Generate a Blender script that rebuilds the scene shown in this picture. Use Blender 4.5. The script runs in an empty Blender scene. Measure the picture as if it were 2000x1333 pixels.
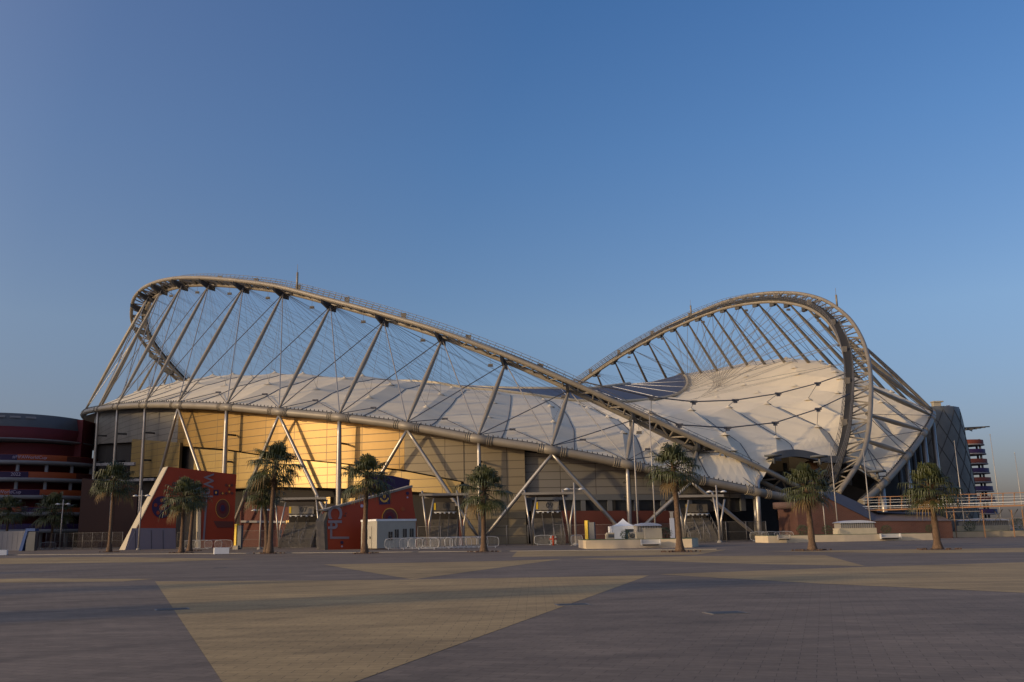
import bpy, math, random
import numpy as np
from mathutils import Vector, Matrix
random.seed(7)
S = bpy.context.scene
COL = S.collection
rad = math.radians
# ------------------------------------------------------------------ camera
F = 1752.0; PX0 = 948.0; PY0 = 666.5; EYE = 1.6
ROLL = rad(0.9); TH = math.atan((1041 - 666.5) / F)
cR, sR = math.cos(ROLL), math.sin(ROLL)
cam = bpy.data.cameras.new('camera'); camo = bpy.data.objects.new('camera', cam); COL.objects.link(camo)
cam.sensor_width = 36; cam.lens = 36 * F / 2000; cam.shift_x = (1000 - PX0) / 2000
cam.clip_start = 0.1; cam.clip_end = 6000
def raydir(px, py):
    u = (px - PX0) / F; v = (PY0 - py) / F
    u0 = u * cR + v * sR; v0 = -u * sR + v * cR
    return Vector((u0, math.cos(TH) - v0 * math.sin(TH), math.sin(TH) + v0 * math.cos(TH)))
_x = (raydir(PX0 + F, PY0) - raydir(PX0, PY0)).normalized(); _f = raydir(PX0, PY0).normalized(); _u = _x.cross(_f)
M = Matrix((_x, _u, -_f)).transposed().to_4x4(); M.translation = (0, 0, EYE)
camo.matrix_world = M; S.camera = camo
S.render.resolution_x = 1024; S.render.resolution_y = 682
# ------------------------------------------------------------------ light
SUN_AZ = Vector((-0.90, -0.44, 0)).normalized(); SUN_EL = rad(13)
S.world = bpy.data.worlds.new('World'); S.world.use_nodes = True
nt = S.world.node_tree; nt.nodes.clear()
sk = nt.nodes.new('ShaderNodeTexSky'); sk.sky_type = 'NISHITA'; sk.sun_disc = False
sk.sun_elevation = SUN_EL; sk.sun_rotation = math.atan2(SUN_AZ.x, SUN_AZ.y)
sk.air_density = 1.0; sk.dust_density = 1.6; sk.ozone_density = 4.0; sk.altitude = 0
bg = nt.nodes.new('ShaderNodeBackground'); bg.inputs[1].default_value = 0.15
wo = nt.nodes.new('ShaderNodeOutputWorld')
# dusty evening air: the sky greys and dims towards the horizon
tcw = nt.nodes.new('ShaderNodeTexCoord'); sx = nt.nodes.new('ShaderNodeSeparateXYZ'); nt.links.new(tcw.outputs['Generated'], sx.inputs[0])
rp = nt.nodes.new('ShaderNodeValToRGB'); nt.links.new(sx.outputs['Z'], rp.inputs[0])
E_ = rp.color_ramp.elements; E_[0].position = 0.0; E_[0].color = (.60, .44, .47, 1); E_[1].position = .62; E_[1].color = (.70, .96, 1.18, 1)
for p_, c_ in ((.09, (.84, .66, .70, 1)), (.22, (1.14, .97, .93, 1)), (.4, (.92, 1.0, 1.09, 1))): e_ = E_.new(p_); e_.color = c_
mw = nt.nodes.new('ShaderNodeVectorMath'); mw.operation = 'MULTIPLY'
nt.links.new(sk.outputs[0], mw.inputs[0]); nt.links.new(rp.outputs[0], mw.inputs[1]); # bright dusty aureole round the low sun, behind the camera's left shoulder
dt = nt.nodes.new('ShaderNodeVectorMath'); dt.operation = 'DOT_PRODUCT'; nt.links.new(tcw.outputs['Generated'], dt.inputs[0])
dt.inputs[1].default_value = (SUN_AZ.x * math.cos(SUN_EL), SUN_AZ.y * math.cos(SUN_EL), math.sin(SUN_EL))
ra = nt.nodes.new('ShaderNodeValToRGB'); mr_ = nt.nodes.new('ShaderNodeMapRange'); mr_.inputs[1].default_value = -.3; mr_.inputs[2].default_value = 1.0
nt.links.new(dt.outputs['Value'], mr_.inputs[0]); nt.links.new(mr_.outputs[0], ra.inputs[0])
e_ = ra.color_ramp.elements; e_[0].color = (0, 0, 0, 1); e_[1].color = (1, .72, .42, 1)
for p_, c_ in ((.3, (.045, .028, .010, 1)), (.55, (.16, .112, .06, 1)), (.8, (.45, .32, .18, 1))): x_ = e_.new(p_); x_.color = c_
sc_ = nt.nodes.new('ShaderNodeVectorMath'); sc_.operation = 'SCALE'; sc_.inputs['Scale'].default_value = 5.5; nt.links.new(ra.outputs[0], sc_.inputs[0])
ad_ = nt.nodes.new('ShaderNodeVectorMath'); ad_.operation = 'ADD'; nt.links.new(mw.outputs[0], ad_.inputs[0]); nt.links.new(sc_.outputs[0], ad_.inputs[1])
nt.links.new(ad_.outputs[0], bg.inputs[0]); nt.links.new(bg.outputs[0], wo.inputs[0])
sl = bpy.data.lights.new('sun', 'SUN'); sl.energy = 2.5; sl.angle = rad(1.8); sl.color = (1.0, 0.73, 0.40)
so = bpy.data.objects.new('sun', sl); COL.objects.link(so)
sd = Vector((SUN_AZ.x * math.cos(SUN_EL), SUN_AZ.y * math.cos(SUN_EL), math.sin(SUN_EL)))
so.rotation_euler = sd.to_track_quat('Z', 'Y').to_euler(); so.location = (-60, -40, 60)
S.view_settings.view_transform = 'Standard'; S.view_settings.look = 'None'
S.view_settings.exposure = -0.03; S.view_settings.gamma = 1
# ------------------------------------------------------------------ helpers
def P(px, py, D):
    r = raydir(px, py); k = D / r.y
    return Vector((r.x * k, D, EYE + r.z * k))
def G(px, py, z=0.0):
    r = raydir(px, py); k = (z - EYE) / r.z
    return Vector((r.x * k, r.y * k, z))
def GD(px, D, z=0.0):                      # ground point under pixel column px at depth D
    py = 1041 - 0.0157 * (px - 1000) + EYE * F / D
    p = P(px, py, D); p.z = z; return p
def zat(px, py, D): return P(px, py, D).z

def mat(name, col, rough=0.7, metal=0.0, noise=None, bump=None, spec=0.5, emit=None):
    m = bpy.data.materials.new(name); m.use_nodes = True; n = m.node_tree; b = n.nodes['Principled BSDF']
    b.inputs['Roughness'].default_value = rough; b.inputs['Metallic'].default_value = metal
    b.inputs['Specular IOR Level'].default_value = spec
    b.inputs['Base Color'].default_value = (*col, 1)
    tc = n.nodes.new('ShaderNodeTexCoord')
    if noise:
        sc, amt = noise
        t = n.nodes.new('ShaderNodeTexNoise'); t.inputs['Scale'].default_value = sc; t.inputs['Detail'].default_value = 6
        n.links.new(tc.outputs['Object'], t.inputs['Vector'])
        r = n.nodes.new('ShaderNodeMapRange'); r.inputs[3].default_value = 1 - amt; r.inputs[4].default_value = 1 + amt
        r.inputs[1].default_value = .3; r.inputs[2].default_value = .7
        n.links.new(t.outputs[0], r.inputs[0])
        mx = n.nodes.new('ShaderNodeVectorMath'); mx.operation = 'SCALE'; mx.inputs[0].default_value = col
        n.links.new(r.outputs[0], mx.inputs['Scale']); n.links.new(mx.outputs[0], b.inputs['Base Color'])
    if bump:
        t = n.nodes.new('ShaderNodeTexNoise'); t.inputs['Scale'].default_value = bump[0]; t.inputs['Detail'].default_value = 4
        n.links.new(tc.outputs['Object'], t.inputs['Vector'])
        bp = n.nodes.new('ShaderNodeBump'); bp.inputs['Strength'].default_value = bump[1]; bp.inputs['Distance'].default_value = 0.05
        n.links.new(t.outputs[0], bp.inputs['Height']); n.links.new(bp.outputs[0], b.inputs['Normal'])
    if emit:
        b.inputs['Emission Color'].default_value = (*emit[0], 1); b.inputs['Emission Strength'].default_value = emit[1]
    return m

def brickmat(name, c1, c2, cm, w, h, mortar, rough=0.6, metal=0.0, offset=0.5, uv=True, var=(0.25, .12), spec=.5, rot=0, smooth=.1):
    m = bpy.data.materials.new(name); m.use_nodes = True; n = m.node_tree; b = n.nodes['Principled BSDF']
    b.inputs['Roughness'].default_value = rough; b.inputs['Metallic'].default_value = metal; b.inputs['Specular IOR Level'].default_value = spec
    tc = n.nodes.new('ShaderNodeTexCoord'); src = tc.outputs['UV' if uv else 'Object']
    mp = n.nodes.new('ShaderNodeMapping'); mp.inputs['Rotation'].default_value = (0, 0, rot); n.links.new(src, mp.inputs[0])
    t = n.nodes.new('ShaderNodeTexBrick'); t.offset = offset; t.inputs['Scale'].default_value = 1
    t.inputs['Brick Width'].default_value = w; t.inputs['Row Height'].default_value = h; t.inputs['Mortar Size'].default_value = mortar
    t.inputs['Mortar Smooth'].default_value = smooth
    t.inputs['Color1'].default_value = (*c1, 1); t.inputs['Color2'].default_value = (*c2, 1); t.inputs['Mortar'].default_value = (*cm, 1)
    n.links.new(mp.outputs[0], t.inputs[0])
    nz = n.nodes.new('ShaderNodeTexNoise'); nz.inputs['Scale'].default_value = var[0]; nz.inputs['Detail'].default_value = 7
    n.links.new(tc.outputs['Object'], nz.inputs['Vector'])
    r = n.nodes.new('ShaderNodeMapRange'); r.inputs[1].default_value = .3; r.inputs[2].default_value = .7
    r.inputs[3].default_value = 1 - var[1]; r.inputs[4].default_value = 1 + var[1]
    n.links.new(nz.outputs[0], r.inputs[0])
    mx = n.nodes.new('ShaderNodeVectorMath'); mx.operation = 'SCALE'
    n.links.new(t.outputs[0], mx.inputs[0]); n.links.new(r.outputs[0], mx.inputs['Scale'])
    n.links.new(mx.outputs[0], b.inputs['Base Color'])
    bp = n.nodes.new('ShaderNodeBump'); bp.inputs['Strength'].default_value = .4; bp.inputs['Distance'].default_value = .02; bp.invert = True
    n.links.new(t.outputs['Fac'], bp.inputs['Height']); n.links.new(bp.outputs[0], b.inputs['Normal'])
    return m

class MB:
    def __init__(s): s.v = []; s.f = []; s.uv = {}; s.sm = []
    def add(s, vs, fs, smooth=False, uvs=None):
        o = len(s.v); s.v += [tuple(v) for v in vs]
        for i, f in enumerate(fs):
            if uvs: s.uv[len(s.f)] = uvs[i]
            s.f.append(tuple(o + a for a in f)); s.sm.append(smooth)
    def box(s, c, d, rz=0, M=None):
        x, y, z = d[0] / 2, d[1] / 2, d[2] / 2
        vs = [Vector((a * x, b * y, e * z)) for e in (-1, 1) for b in (-1, 1) for a in (-1, 1)]
        R = M or Matrix.Rotation(rz, 3, 'Z'); vs = [R @ v + Vector(c) for v in vs]
        s.add(vs, [(0, 2, 3, 1), (4, 5, 7, 6), (0, 1, 5, 4), (2, 6, 7, 3), (0, 4, 6, 2), (1, 3, 7, 5)])
    def beam(s, a, b, w, h):
        a = Vector(a); b = Vector(b); d = b - a; L = d.length; d.normalize()
        up = Vector((0, 0, 1)) if abs(d.z) < .95 else Vector((0, 1, 0))
        x = d.cross(up).normalized(); y = x.cross(d)
        s.box((a + b) / 2, (w, h, L), M=Matrix((x, y, d)).transposed())
    def tube(s, pts, r, n=8, smooth=True, closed=False, cap=True):
        pts = [Vector(p) for p in pts]; N = len(pts)
        rs = r if isinstance(r, (list, tuple)) else [r] * N
        vs = []; prev = None
        for i, p in enumerate(pts):
            if closed: t = pts[(i + 1) % N] - pts[i - 1]
            else: t = pts[min(i + 1, N - 1)] - pts[max(i - 1, 0)]
            t.normalize()
            if prev is None:
                prev = t.orthogonal().normalized()
            x = (prev - t * prev.dot(t)).normalized(); prev = x; y = t.cross(x)
            for k in range(n):
                a = 2 * math.pi * k / n; vs.append(p + (x * math.cos(a) + y * math.sin(a)) * rs[i])
        fs = []
        for i in range(N if closed else N - 1):
            j = (i + 1) % N
            for k in range(n):
                l = (k + 1) % n; fs.append((i * n + k, i * n + l, j * n + l, j * n + k))
        s.add(vs, fs, smooth)
        if cap and not closed:
            o = len(s.v) - len(vs)
            s.f.append(tuple(range(o + n - 1, o - 1, -1))); s.sm.append(False)
            s.f.append(tuple(range(o + (N - 1) * n, o + N * n))); s.sm.append(False)
    def prism(s, poly, d):                 # polygon (list of Vectors) thickened by vector d
        n = len(poly); d = Vector(d); vs = [Vector(p) for p in poly] + [Vector(p) + d for p in poly]
        fs = [tuple(range(n)), tuple(range(2 * n - 1, n - 1, -1))] + [(i, i + n, (i + 1) % n + n, (i + 1) % n) for i in range(n)]
        s.add(vs, fs)
    def lathe(s, c, prof, n=32, smooth=True, a0=0, a1=2 * math.pi, uv=False, sx=1, sy=1):
        c = Vector(c); vs = []; full = abs(a1 - a0 - 2 * math.pi) < 1e-6; m = n if full else n + 1
        for r, z in prof:
            for k in range(m):
                a = a0 + (a1 - a0) * k / n; vs.append(c + Vector((r * sx * math.cos(a), r * sy * math.sin(a), z)))
        fs = []; us = []
        for i in range(len(prof) - 1):
            for k in range(n):
                l = (k + 1) % m; fs.append((i * m + k, i * m + l, (i + 1) * m + l, (i + 1) * m + k))
                R = max(prof[i][0], .01); L = R * (a1 - a0) / n
                us.append(((k * L, prof[i][1]), ((k + 1) * L, prof[i][1]), ((k + 1) * L, prof[i + 1][1]), (k * L, prof[i + 1][1])))
        s.add(vs, fs, smooth, us if uv else None)
    def build(s, name, m, parent=None, loc=None):
        me = bpy.data.meshes.new(name)
        off = Vector(loc) if loc is not None else None
        vs = s.v if off is None else [tuple(Vector(v) - off) for v in s.v]
        me.from_pydata(vs, [], s.f); me.polygons.foreach_set('use_smooth', s.sm)
        if s.uv:
            ul = me.uv_layers.new(name='uv')
            for fi, u in s.uv.items():
                p = me.polygons[fi]
                for li, q in zip(p.loop_indices, u): ul.data[li].uv = q
        me.materials.append(m); me.update()
        o = bpy.data.objects.new(name, me); COL.objects.link(o)
        if off is not None: o.location = off
        if parent is not None: o.parent = parent
        return o
def empty(name, loc=(0, 0, 0), rz=0):
    o = bpy.data.objects.new(name, None); COL.objects.link(o); o.location = loc; o.rotation_euler = (0, 0, rz); return o
def tag(o, label=None, cat=None, group=None, kind=None):
    if label: o['label'] = label
    if cat: o['category'] = cat
    if group: o['group'] = group
    if kind: o['kind'] = kind
    return o
def kids(o): return [c for c in COL.objects if c.parent == o]
def copy_tree(o, parent=None):
    c = o.copy(); COL.objects.link(c); c.parent = parent
    for ch in kids(o): copy_tree(ch, c)
    return c
_fc = {}
def textmesh(name, txt, size, m, parent, loc, rot, squash=1.0, bold=0.0):
    cu = bpy.data.curves.new(name, 'FONT'); cu.body = txt; cu.size = size; cu.offset = bold; cu.extrude = .02; cu.align_x = 'CENTER'; cu.align_y = 'CENTER'
    t = bpy.data.objects.new(name, cu); COL.objects.link(t)
    dg = bpy.context.evaluated_depsgraph_get(); me = bpy.data.meshes.new_from_object(t.evaluated_get(dg))
    bpy.data.objects.remove(t); me.materials.clear(); me.materials.append(m)
    o = bpy.data.objects.new(name, me); COL.objects.link(o); o.parent = parent
    o.matrix_local = Matrix.Translation(loc) @ rot.to_4x4() @ Matrix.Diagonal((squash, 1, 1, 1))
    return o

def cr(pts, n=8, closed=False):            # Catmull-Rom through pts, n samples per span; returns list
    pts = [Vector(p) for p in pts]; N = len(pts); out = []
    for i in range(N if closed else N - 1):
        p1 = pts[i]; p2 = pts[(i + 1) % N]
        p0 = pts[(i - 1) % N] if (closed or i > 0) else p1 * 2 - p2
        p3 = pts[(i + 2) % N] if (closed or i < N - 2) else p2 * 2 - p1
        def tj(a, b): return max((b - a).length, 1e-4) ** .5
        t0 = 0; t1 = t0 + tj(p0, p1); t2 = t1 + tj(p1, p2); t3 = t2 + tj(p2, p3)
        for k in range(n):
            t = t1 + (t2 - t1) * k / n
            A1 = p0 * ((t1 - t) / (t1 - t0)) + p1 * ((t - t0) / (t1 - t0))
            A2 = p1 * ((t2 - t) / (t2 - t1)) + p2 * ((t - t1) / (t2 - t1))
            A3 = p2 * ((t3 - t) / (t3 - t2)) + p3 * ((t - t2) / (t3 - t2))
            B1 = A1 * ((t2 - t) / (t2 - t0)) + A2 * ((t - t0) / (t2 - t0))
            B2 = A2 * ((t3 - t) / (t3 - t1)) + A3 * ((t - t1) / (t3 - t1))
            out.append(B1 * ((t2 - t) / (t2 - t1)) + B2 * ((t - t1) / (t2 - t1)))
    if not closed: out.append(pts[-1])
    return out

# ------------------------------------------------------------------ materials
m_steel = mat('steel_paint', (0.24, 0.208, 0.16), .5, 0.1, noise=(.6, .1), spec=.5)
m_steel2 = mat('column_steel', (0.36, 0.33, 0.29), .34, 0.55, noise=(.8, .08))
m_brownred = mat('brown_red_banner', (0.16, 0.035, 0.015), .7)
m_dark = mat('dark_steel', (0.05, 0.05, 0.05), .6, .2)
m_cable = mat('cable_steel', (0.10, 0.10, 0.11), .5, .4)
m_grate = mat('walkway_grating', (0.035, 0.033, 0.03), .8)
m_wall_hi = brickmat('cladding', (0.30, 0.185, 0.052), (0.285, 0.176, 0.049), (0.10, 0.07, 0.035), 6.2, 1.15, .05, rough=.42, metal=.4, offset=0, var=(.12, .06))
m_wall_lo = brickmat('cladding_pale', (0.37, 0.26, 0.095), (0.355, 0.247, 0.09), (0.15, 0.11, 0.06), 6.2, 1.15, .045, rough=.38, metal=.45, offset=0, var=(.12, .05))  # paler copy of the cladding: the lower band's stronger light put into its colour
m_wall_dim = brickmat('cladding_dim_light', (0.20, 0.16, 0.095), (0.19, 0.152, 0.09), (0.08, 0.06, 0.035), 6.2, 1.15, .05, rough=.5, metal=.2, offset=0, var=(.12, .06))  # same cladding coloured duller where the sun glow fades to the right
m_wall_gr = brickmat('cladding_shaded', (0.20, 0.185, 0.16), (0.19, 0.175, 0.15), (0.07, 0.06, 0.05), 5.0, 1.1, .05, rough=.5, metal=.2, offset=0, var=(.12, .06))  # grey copy of the cladding with the shade put into its colour
m_inner = mat('shaded_inner', (0.022, 0.018, 0.015), .9, noise=(.2, .3))  # base colour darkened to carry the undercroft shade
m_conc = mat('pale_concrete', (0.23, 0.21, 0.18), .85, noise=(.5, .12))
m_red = mat('red_wall', (0.09, 0.02, 0.012), .75, noise=(.3, .15))
m_maroon = mat('maroon_panel', (0.13, 0.012, 0.016), .7, noise=(.4, .1))
m_sred = mat('sign_red', (0.34, 0.04, 0.007), .6, noise=(.25, .12))
m_sorange = mat('sign_orange', (0.34, 0.065, 0.012), .6)
m_purple = mat('sign_purple', (0.03, 0.010, 0.055), .6)
m_lav = mat('sign_lavender', (0.45, 0.36, 0.45), .6)
m_lavdim = mat('sign_lavender_dim', (0.22, 0.185, 0.21), .6)
m_gold = mat('sign_gold', (0.65, 0.35, 0.05), .6)
m_brown = mat('sign_brown', (0.12, 0.03, 0.02), .6)
m_cream = mat('cream_edge', (0.46, 0.40, 0.29), .7, noise=(1.5, .06))
m_plant = mat('planter_wall', (0.60, 0.49, 0.33), .85, noise=(.9, .08))
m_white = mat('white_paint', (0.78, 0.78, 0.76), .5, noise=(2, .04))
m_whitem = mat('white_metal', (0.58, 0.57, 0.54), .35, .2)
m_cabin = mat('cabin_panel', (0.38, 0.355, 0.29), .5, noise=(1.2, .05))
m_glass = mat('dark_glass', (0.02, 0.022, 0.025), .15)
m_dkgrey = mat('dark_panel', (0.10, 0.105, 0.11), .6, noise=(.3, .1))
m_slab = mat('slab_edge', (0.25, 0.24, 0.24), .8, noise=(.5, .1))
m_yellow = mat('yellow_paint', (0.75, 0.50, 0.02), .5)
m_blue = mat('blue_plastic', (0.012, 0.06, 0.22), .5)
m_orange = mat('orange_rail', (0.33, 0.17, 0.075), .55)
m_trunk = mat('palm_bark', (0.12, 0.075, 0.045), .95, noise=(6, .3), bump=(9, .8))
m_leafA = mat('palm_leaf', (0.050, 0.058, 0.014), .55, noise=(3, .35))
m_leafD = mat('palm_leaf_dry', (0.13, 0.085, 0.03), .8, noise=(3, .3))
m_bush = mat('bush_leaf', (0.035, 0.06, 0.015), .7, noise=(5, .3))
m_grass = mat('planter_grass', (0.05, 0.09, 0.02), .9, noise=(4, .3))
m_soil = mat('palm_soil', (0.10, 0.06, 0.04), .95, noise=(5, .3))
m_stair = mat('shaded_stair', (0.10, 0.088, 0.072), .9, noise=(2, .15))  # kept dark so the colour carries the shade on the gate stairs
m_fence = mat('fence_wire', (0.17, 0.16, 0.15), .6, .3)
def brick(name, c1, c2): return brickmat(name, c1, c2, (.10, .06, .05), .5, .16, .02, rough=.85, uv=True, var=(.3, .2))
m_brick = brick('abutment_brick', (0.095, 0.036, 0.024), (0.08, 0.03, 0.02))
m_coping = mat('coping_stone', (0.125, 0.10, 0.095), .8, noise=(.6, .12))
m_lampmetal = mat('lamp_metal', (0.36, 0.33, 0.29), .5, .3)
def membrane(name, col):
    m = mat(name, col, .6, 0, noise=(.22, .07), spec=.3, bump=(.5, .06))
    return m
m_roof = membrane('roof_fabric', (0.70, 0.61, 0.45))
m_poly = mat('translucent_roof', (0.075, 0.08, 0.105), .55, noise=(.05, .1))

# ------------------------------------------------------------------ ground
def stainer(n, tc, mu2):
    # tyre arcs and spill stains scuffed into the paving
    w = n.nodes.new('ShaderNodeTexWave'); w.wave_type = 'RINGS'; w.rings_direction = 'Z'; w.inputs['Scale'].default_value = .11; w.inputs['Distortion'].default_value = 3.5; w.inputs['Detail'].default_value = 3; w.inputs['Detail Scale'].default_value = .6
    mp = n.nodes.new('ShaderNodeMapping'); mp.inputs['Location'].default_value = (-14, 9, 0); n.links.new(tc.outputs['Object'], mp.inputs[0]); n.links.new(mp.outputs[0], w.inputs[0])
    r = n.nodes.new('ShaderNodeMapRange'); r.inputs[1].default_value = .86; r.inputs[2].default_value = 1.0; r.inputs[3].default_value = 1.0; r.inputs[4].default_value = .84; n.links.new(w.outputs[0], r.inputs[0])
    v = n.nodes.new('ShaderNodeTexNoise'); v.inputs['Scale'].default_value = .8; v.inputs['Detail'].default_value = 2; n.links.new(tc.outputs['Object'], v.inputs['Vector'])
    r2 = n.nodes.new('ShaderNodeMapRange'); r2.inputs[1].default_value = .66; r2.inputs[2].default_value = .74; r2.inputs[3].default_value = 1.0; r2.inputs[4].default_value = .80; n.links.new(v.outputs[0], r2.inputs[0])
    m1 = n.nodes.new('ShaderNodeMath'); m1.operation = 'MULTIPLY'; n.links.new(r.outputs[0], m1.inputs[0]); n.links.new(r2.outputs[0], m1.inputs[1])
    src = mu2.inputs[1].links[0].from_socket; m2 = n.nodes.new('ShaderNodeMath'); m2.operation = 'MULTIPLY'
    n.links.new(src, m2.inputs[0]); n.links.new(m1.outputs[0], m2.inputs[1]); n.links.new(m2.outputs[0], mu2.inputs[1])
def ground_mat(name, c1, c2, cm, rot):
    m = bpy.data.materials.new(name); m.use_nodes = True; n = m.node_tree; b = n.nodes['Principled BSDF']
    b.inputs['Roughness'].default_value = .8; b.inputs['Specular IOR Level'].default_value = .35
    tc = n.nodes.new('ShaderNodeTexCoord')
    mp = n.nodes.new('ShaderNodeMapping'); mp.inputs['Rotation'].default_value = (0, 0, rot); n.links.new(tc.outputs['Object'], mp.inputs[0])
    t = n.nodes.new('ShaderNodeTexBrick'); t.inputs['Scale'].default_value = 1; t.inputs['Brick Width'].default_value = .42; t.inputs['Row Height'].default_value = .21
    t.inputs['Mortar Size'].default_value = .005; t.inputs['Mortar Smooth'].default_value = .3; t.inputs['Bias'].default_value = -.2
    t.inputs['Color1'].default_value = (*c1, 1); t.inputs['Color2'].default_value = (*c2, 1); t.inputs['Mortar'].default_value = (*cm, 1)
    n.links.new(mp.outputs[0], t.inputs[0])
    def rng(sc, lo, hi, det=8, stretch=None):
        nz = n.nodes.new('ShaderNodeTexNoise'); nz.inputs['Scale'].default_value = sc; nz.inputs['Detail'].default_value = det; nz.inputs['Roughness'].default_value = .65
        if stretch:
            m2 = n.nodes.new('ShaderNodeMapping'); m2.inputs['Scale'].default_value = stretch; m2.inputs['Rotation'].default_value = (0, 0, .3)
            n.links.new(tc.outputs['Object'], m2.inputs[0]); n.links.new(m2.outputs[0], nz.inputs['Vector'])
        else: n.links.new(tc.outputs['Object'], nz.inputs['Vector'])
        r = n.nodes.new('ShaderNodeMapRange'); r.inputs[1].default_value = .32; r.inputs[2].default_value = .68; r.inputs[3].default_value = lo; r.inputs[4].default_value = hi
        n.links.new(nz.outputs[0], r.inputs[0]); return r.outputs[0]
    a = rng(.22, .74, 1.2); c = rng(.5, .80, 1.12, stretch=(.25, 4.2, 1)); e = rng(9, .90, 1.1, 5)
    mu = n.nodes.new('ShaderNodeMath'); mu.operation = 'MULTIPLY'; n.links.new(a, mu.inputs[0]); n.links.new(c, mu.inputs[1])
    mu2 = n.nodes.new('ShaderNodeMath'); mu2.operation = 'MULTIPLY'; n.links.new(mu.outputs[0], mu2.inputs[0]); n.links.new(e, mu2.inputs[1]); stainer(n, tc, mu2)
    mx = n.nodes.new('ShaderNodeVectorMath'); mx.operation = 'SCALE'; n.links.new(t.outputs[0], mx.inputs[0]); n.links.new(mu2.outputs[0], mx.inputs['Scale'])
    n.links.new(mx.outputs[0], b.inputs['Base Color'])
    bp = n.nodes.new('ShaderNodeBump'); bp.inputs['Strength'].default_value = .5; bp.inputs['Distance'].default_value = .006; bp.invert = True
    n.links.new(t.outputs['Fac'], bp.inputs['Height']); n.links.new(bp.outputs[0], b.inputs['Normal'])
    return m
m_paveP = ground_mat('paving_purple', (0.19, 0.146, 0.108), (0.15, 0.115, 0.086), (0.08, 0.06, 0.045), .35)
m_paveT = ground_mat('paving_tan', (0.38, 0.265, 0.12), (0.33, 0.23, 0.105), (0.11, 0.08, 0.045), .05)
b = MB(); b.add([(-3000, -300, 0), (3000, -300, 0), (3000, 5000, 0), (-3000, 5000, 0)], [(0, 1, 2, 3)])
tag(b.build('ground', m_paveP), kind='structure')
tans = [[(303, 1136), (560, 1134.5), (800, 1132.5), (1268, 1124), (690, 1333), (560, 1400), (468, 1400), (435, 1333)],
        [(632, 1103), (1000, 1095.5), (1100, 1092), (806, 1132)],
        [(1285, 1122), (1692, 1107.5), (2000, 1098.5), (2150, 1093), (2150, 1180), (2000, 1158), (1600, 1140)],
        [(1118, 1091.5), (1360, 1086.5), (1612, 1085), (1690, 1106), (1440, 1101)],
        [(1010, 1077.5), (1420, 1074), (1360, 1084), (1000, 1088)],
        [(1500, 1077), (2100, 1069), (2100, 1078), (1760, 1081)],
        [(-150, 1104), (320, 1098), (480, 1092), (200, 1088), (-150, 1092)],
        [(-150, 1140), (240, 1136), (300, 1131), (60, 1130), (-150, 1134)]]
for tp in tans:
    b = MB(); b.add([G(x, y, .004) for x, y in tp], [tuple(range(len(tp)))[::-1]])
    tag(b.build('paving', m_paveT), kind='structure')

# ------------------------------------------------------------------ stadium geometry
stad = empty('stadium', (17, 231, 0))
tag(stad, 'huge stadium with white fabric roof slung from two looping tubular steel arches', 'stadium')
SO = Vector((17, 231, 0))
def sb(mb, name, m, parent=stad):
    o = mb.build(name, m, None)
    o.parent = parent
    # keep world placement: parents are unrotated
    off = Vector((0, 0, 0)); q = parent
    while q is not None: off += Vector(q.location); q = q.parent
    o.location = -off
    return o
ringL = [(1550, 975, 131), (1480, 962, 129), (1350, 935, 126.5), (1225, 908, 125), (1078, 880, 124.5), (935, 858, 125.5), (795, 833, 128), (663, 816, 132), (545, 805, 137),
         (443, 796, 144), (348, 792, 153), (284, 792, 162), (230, 795, 173), (192, 800, 186), (166, 806, 203), (163, 812, 216), (180, 832, 236), (222, 850, 254), (275, 868, 270), (380, 900, 290), (520, 940, 305), (700, 985, 318), (850, 1012, 329)]
archL = [(1562, 953, 137), (1480, 912, 134), (1367, 862, 133), (1240, 803, 132.5), (1110, 745, 133), (982, 692, 135), (855, 646, 138), (738, 611, 142.5), (632, 583, 148.5),
         (538, 559, 155.5), (460, 548, 163), (393, 543, 171), (340, 544, 179), (300, 553, 187), (274, 568, 194), (259, 592, 202), (260, 635, 210), (295, 690, 219), (318, 716, 226), (362, 756, 237), (470, 840, 256), (640, 930, 290), (860, 1003, 328)]
ringR = [(1682, 983, 136), (1722, 948, 140), (1770, 893, 148), (1803, 848, 156), (1820, 818, 166), (1821, 806, 175), (1812, 808, 184), (1800, 816, 193), (1783, 826, 203), (1765, 836, 212), (1741, 845, 222),
         (1700, 852, 232), (1650, 860, 242), (1603, 867, 249), (1566, 872, 254), (1530, 876, 258), (1495, 880, 262), (1460, 885, 266), (1423, 890, 271), (1380, 896, 276), (1335, 903, 281), (1290, 910, 287), (1240, 918, 292), (1150, 945, 304), (1050, 975, 316), (890, 1012, 330)]
archR = [(1638, 964, 137), (1682, 895, 141), (1695, 850, 145), (1700, 800, 149.5), (1701, 745, 156), (1695, 697, 163.5), (1680, 655, 171), (1658, 622, 177), (1628, 597, 183), (1600, 583, 188), (1562, 574, 194),
         (1531, 572, 198), (1496, 573, 202), (1462, 578, 206), (1432, 585, 210), (1406, 594, 213), (1382, 603, 216), (1358, 613, 219), (1334, 624, 222), (1309, 636, 226), (1282, 651, 230), (1252, 668, 235), (1218, 689, 241), (1183, 713, 248), (1100, 772, 268), (1000, 860, 295), (895, 985, 328)]
NS = 10
def curve(l): return cr([P(*q) for q in l], NS)
RL, AL, RR, AR = curve(ringL), curve(archL), curve(ringR), curve(archR)
def inward(pts, i):
    t = pts[min(i + 1, len(pts) - 1)] - pts[max(i - 1, 0)]; t.z = 0; t.normalize()
    n = Vector((-t.y, t.x, 0)); c = SO - pts[i]; c.z = 0
    return n if n.dot(c) > 0 else -n
def interp(a, x):
    return float(np.interp(x, [q[0] for q in a], [q[1] for q in a]))
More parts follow.
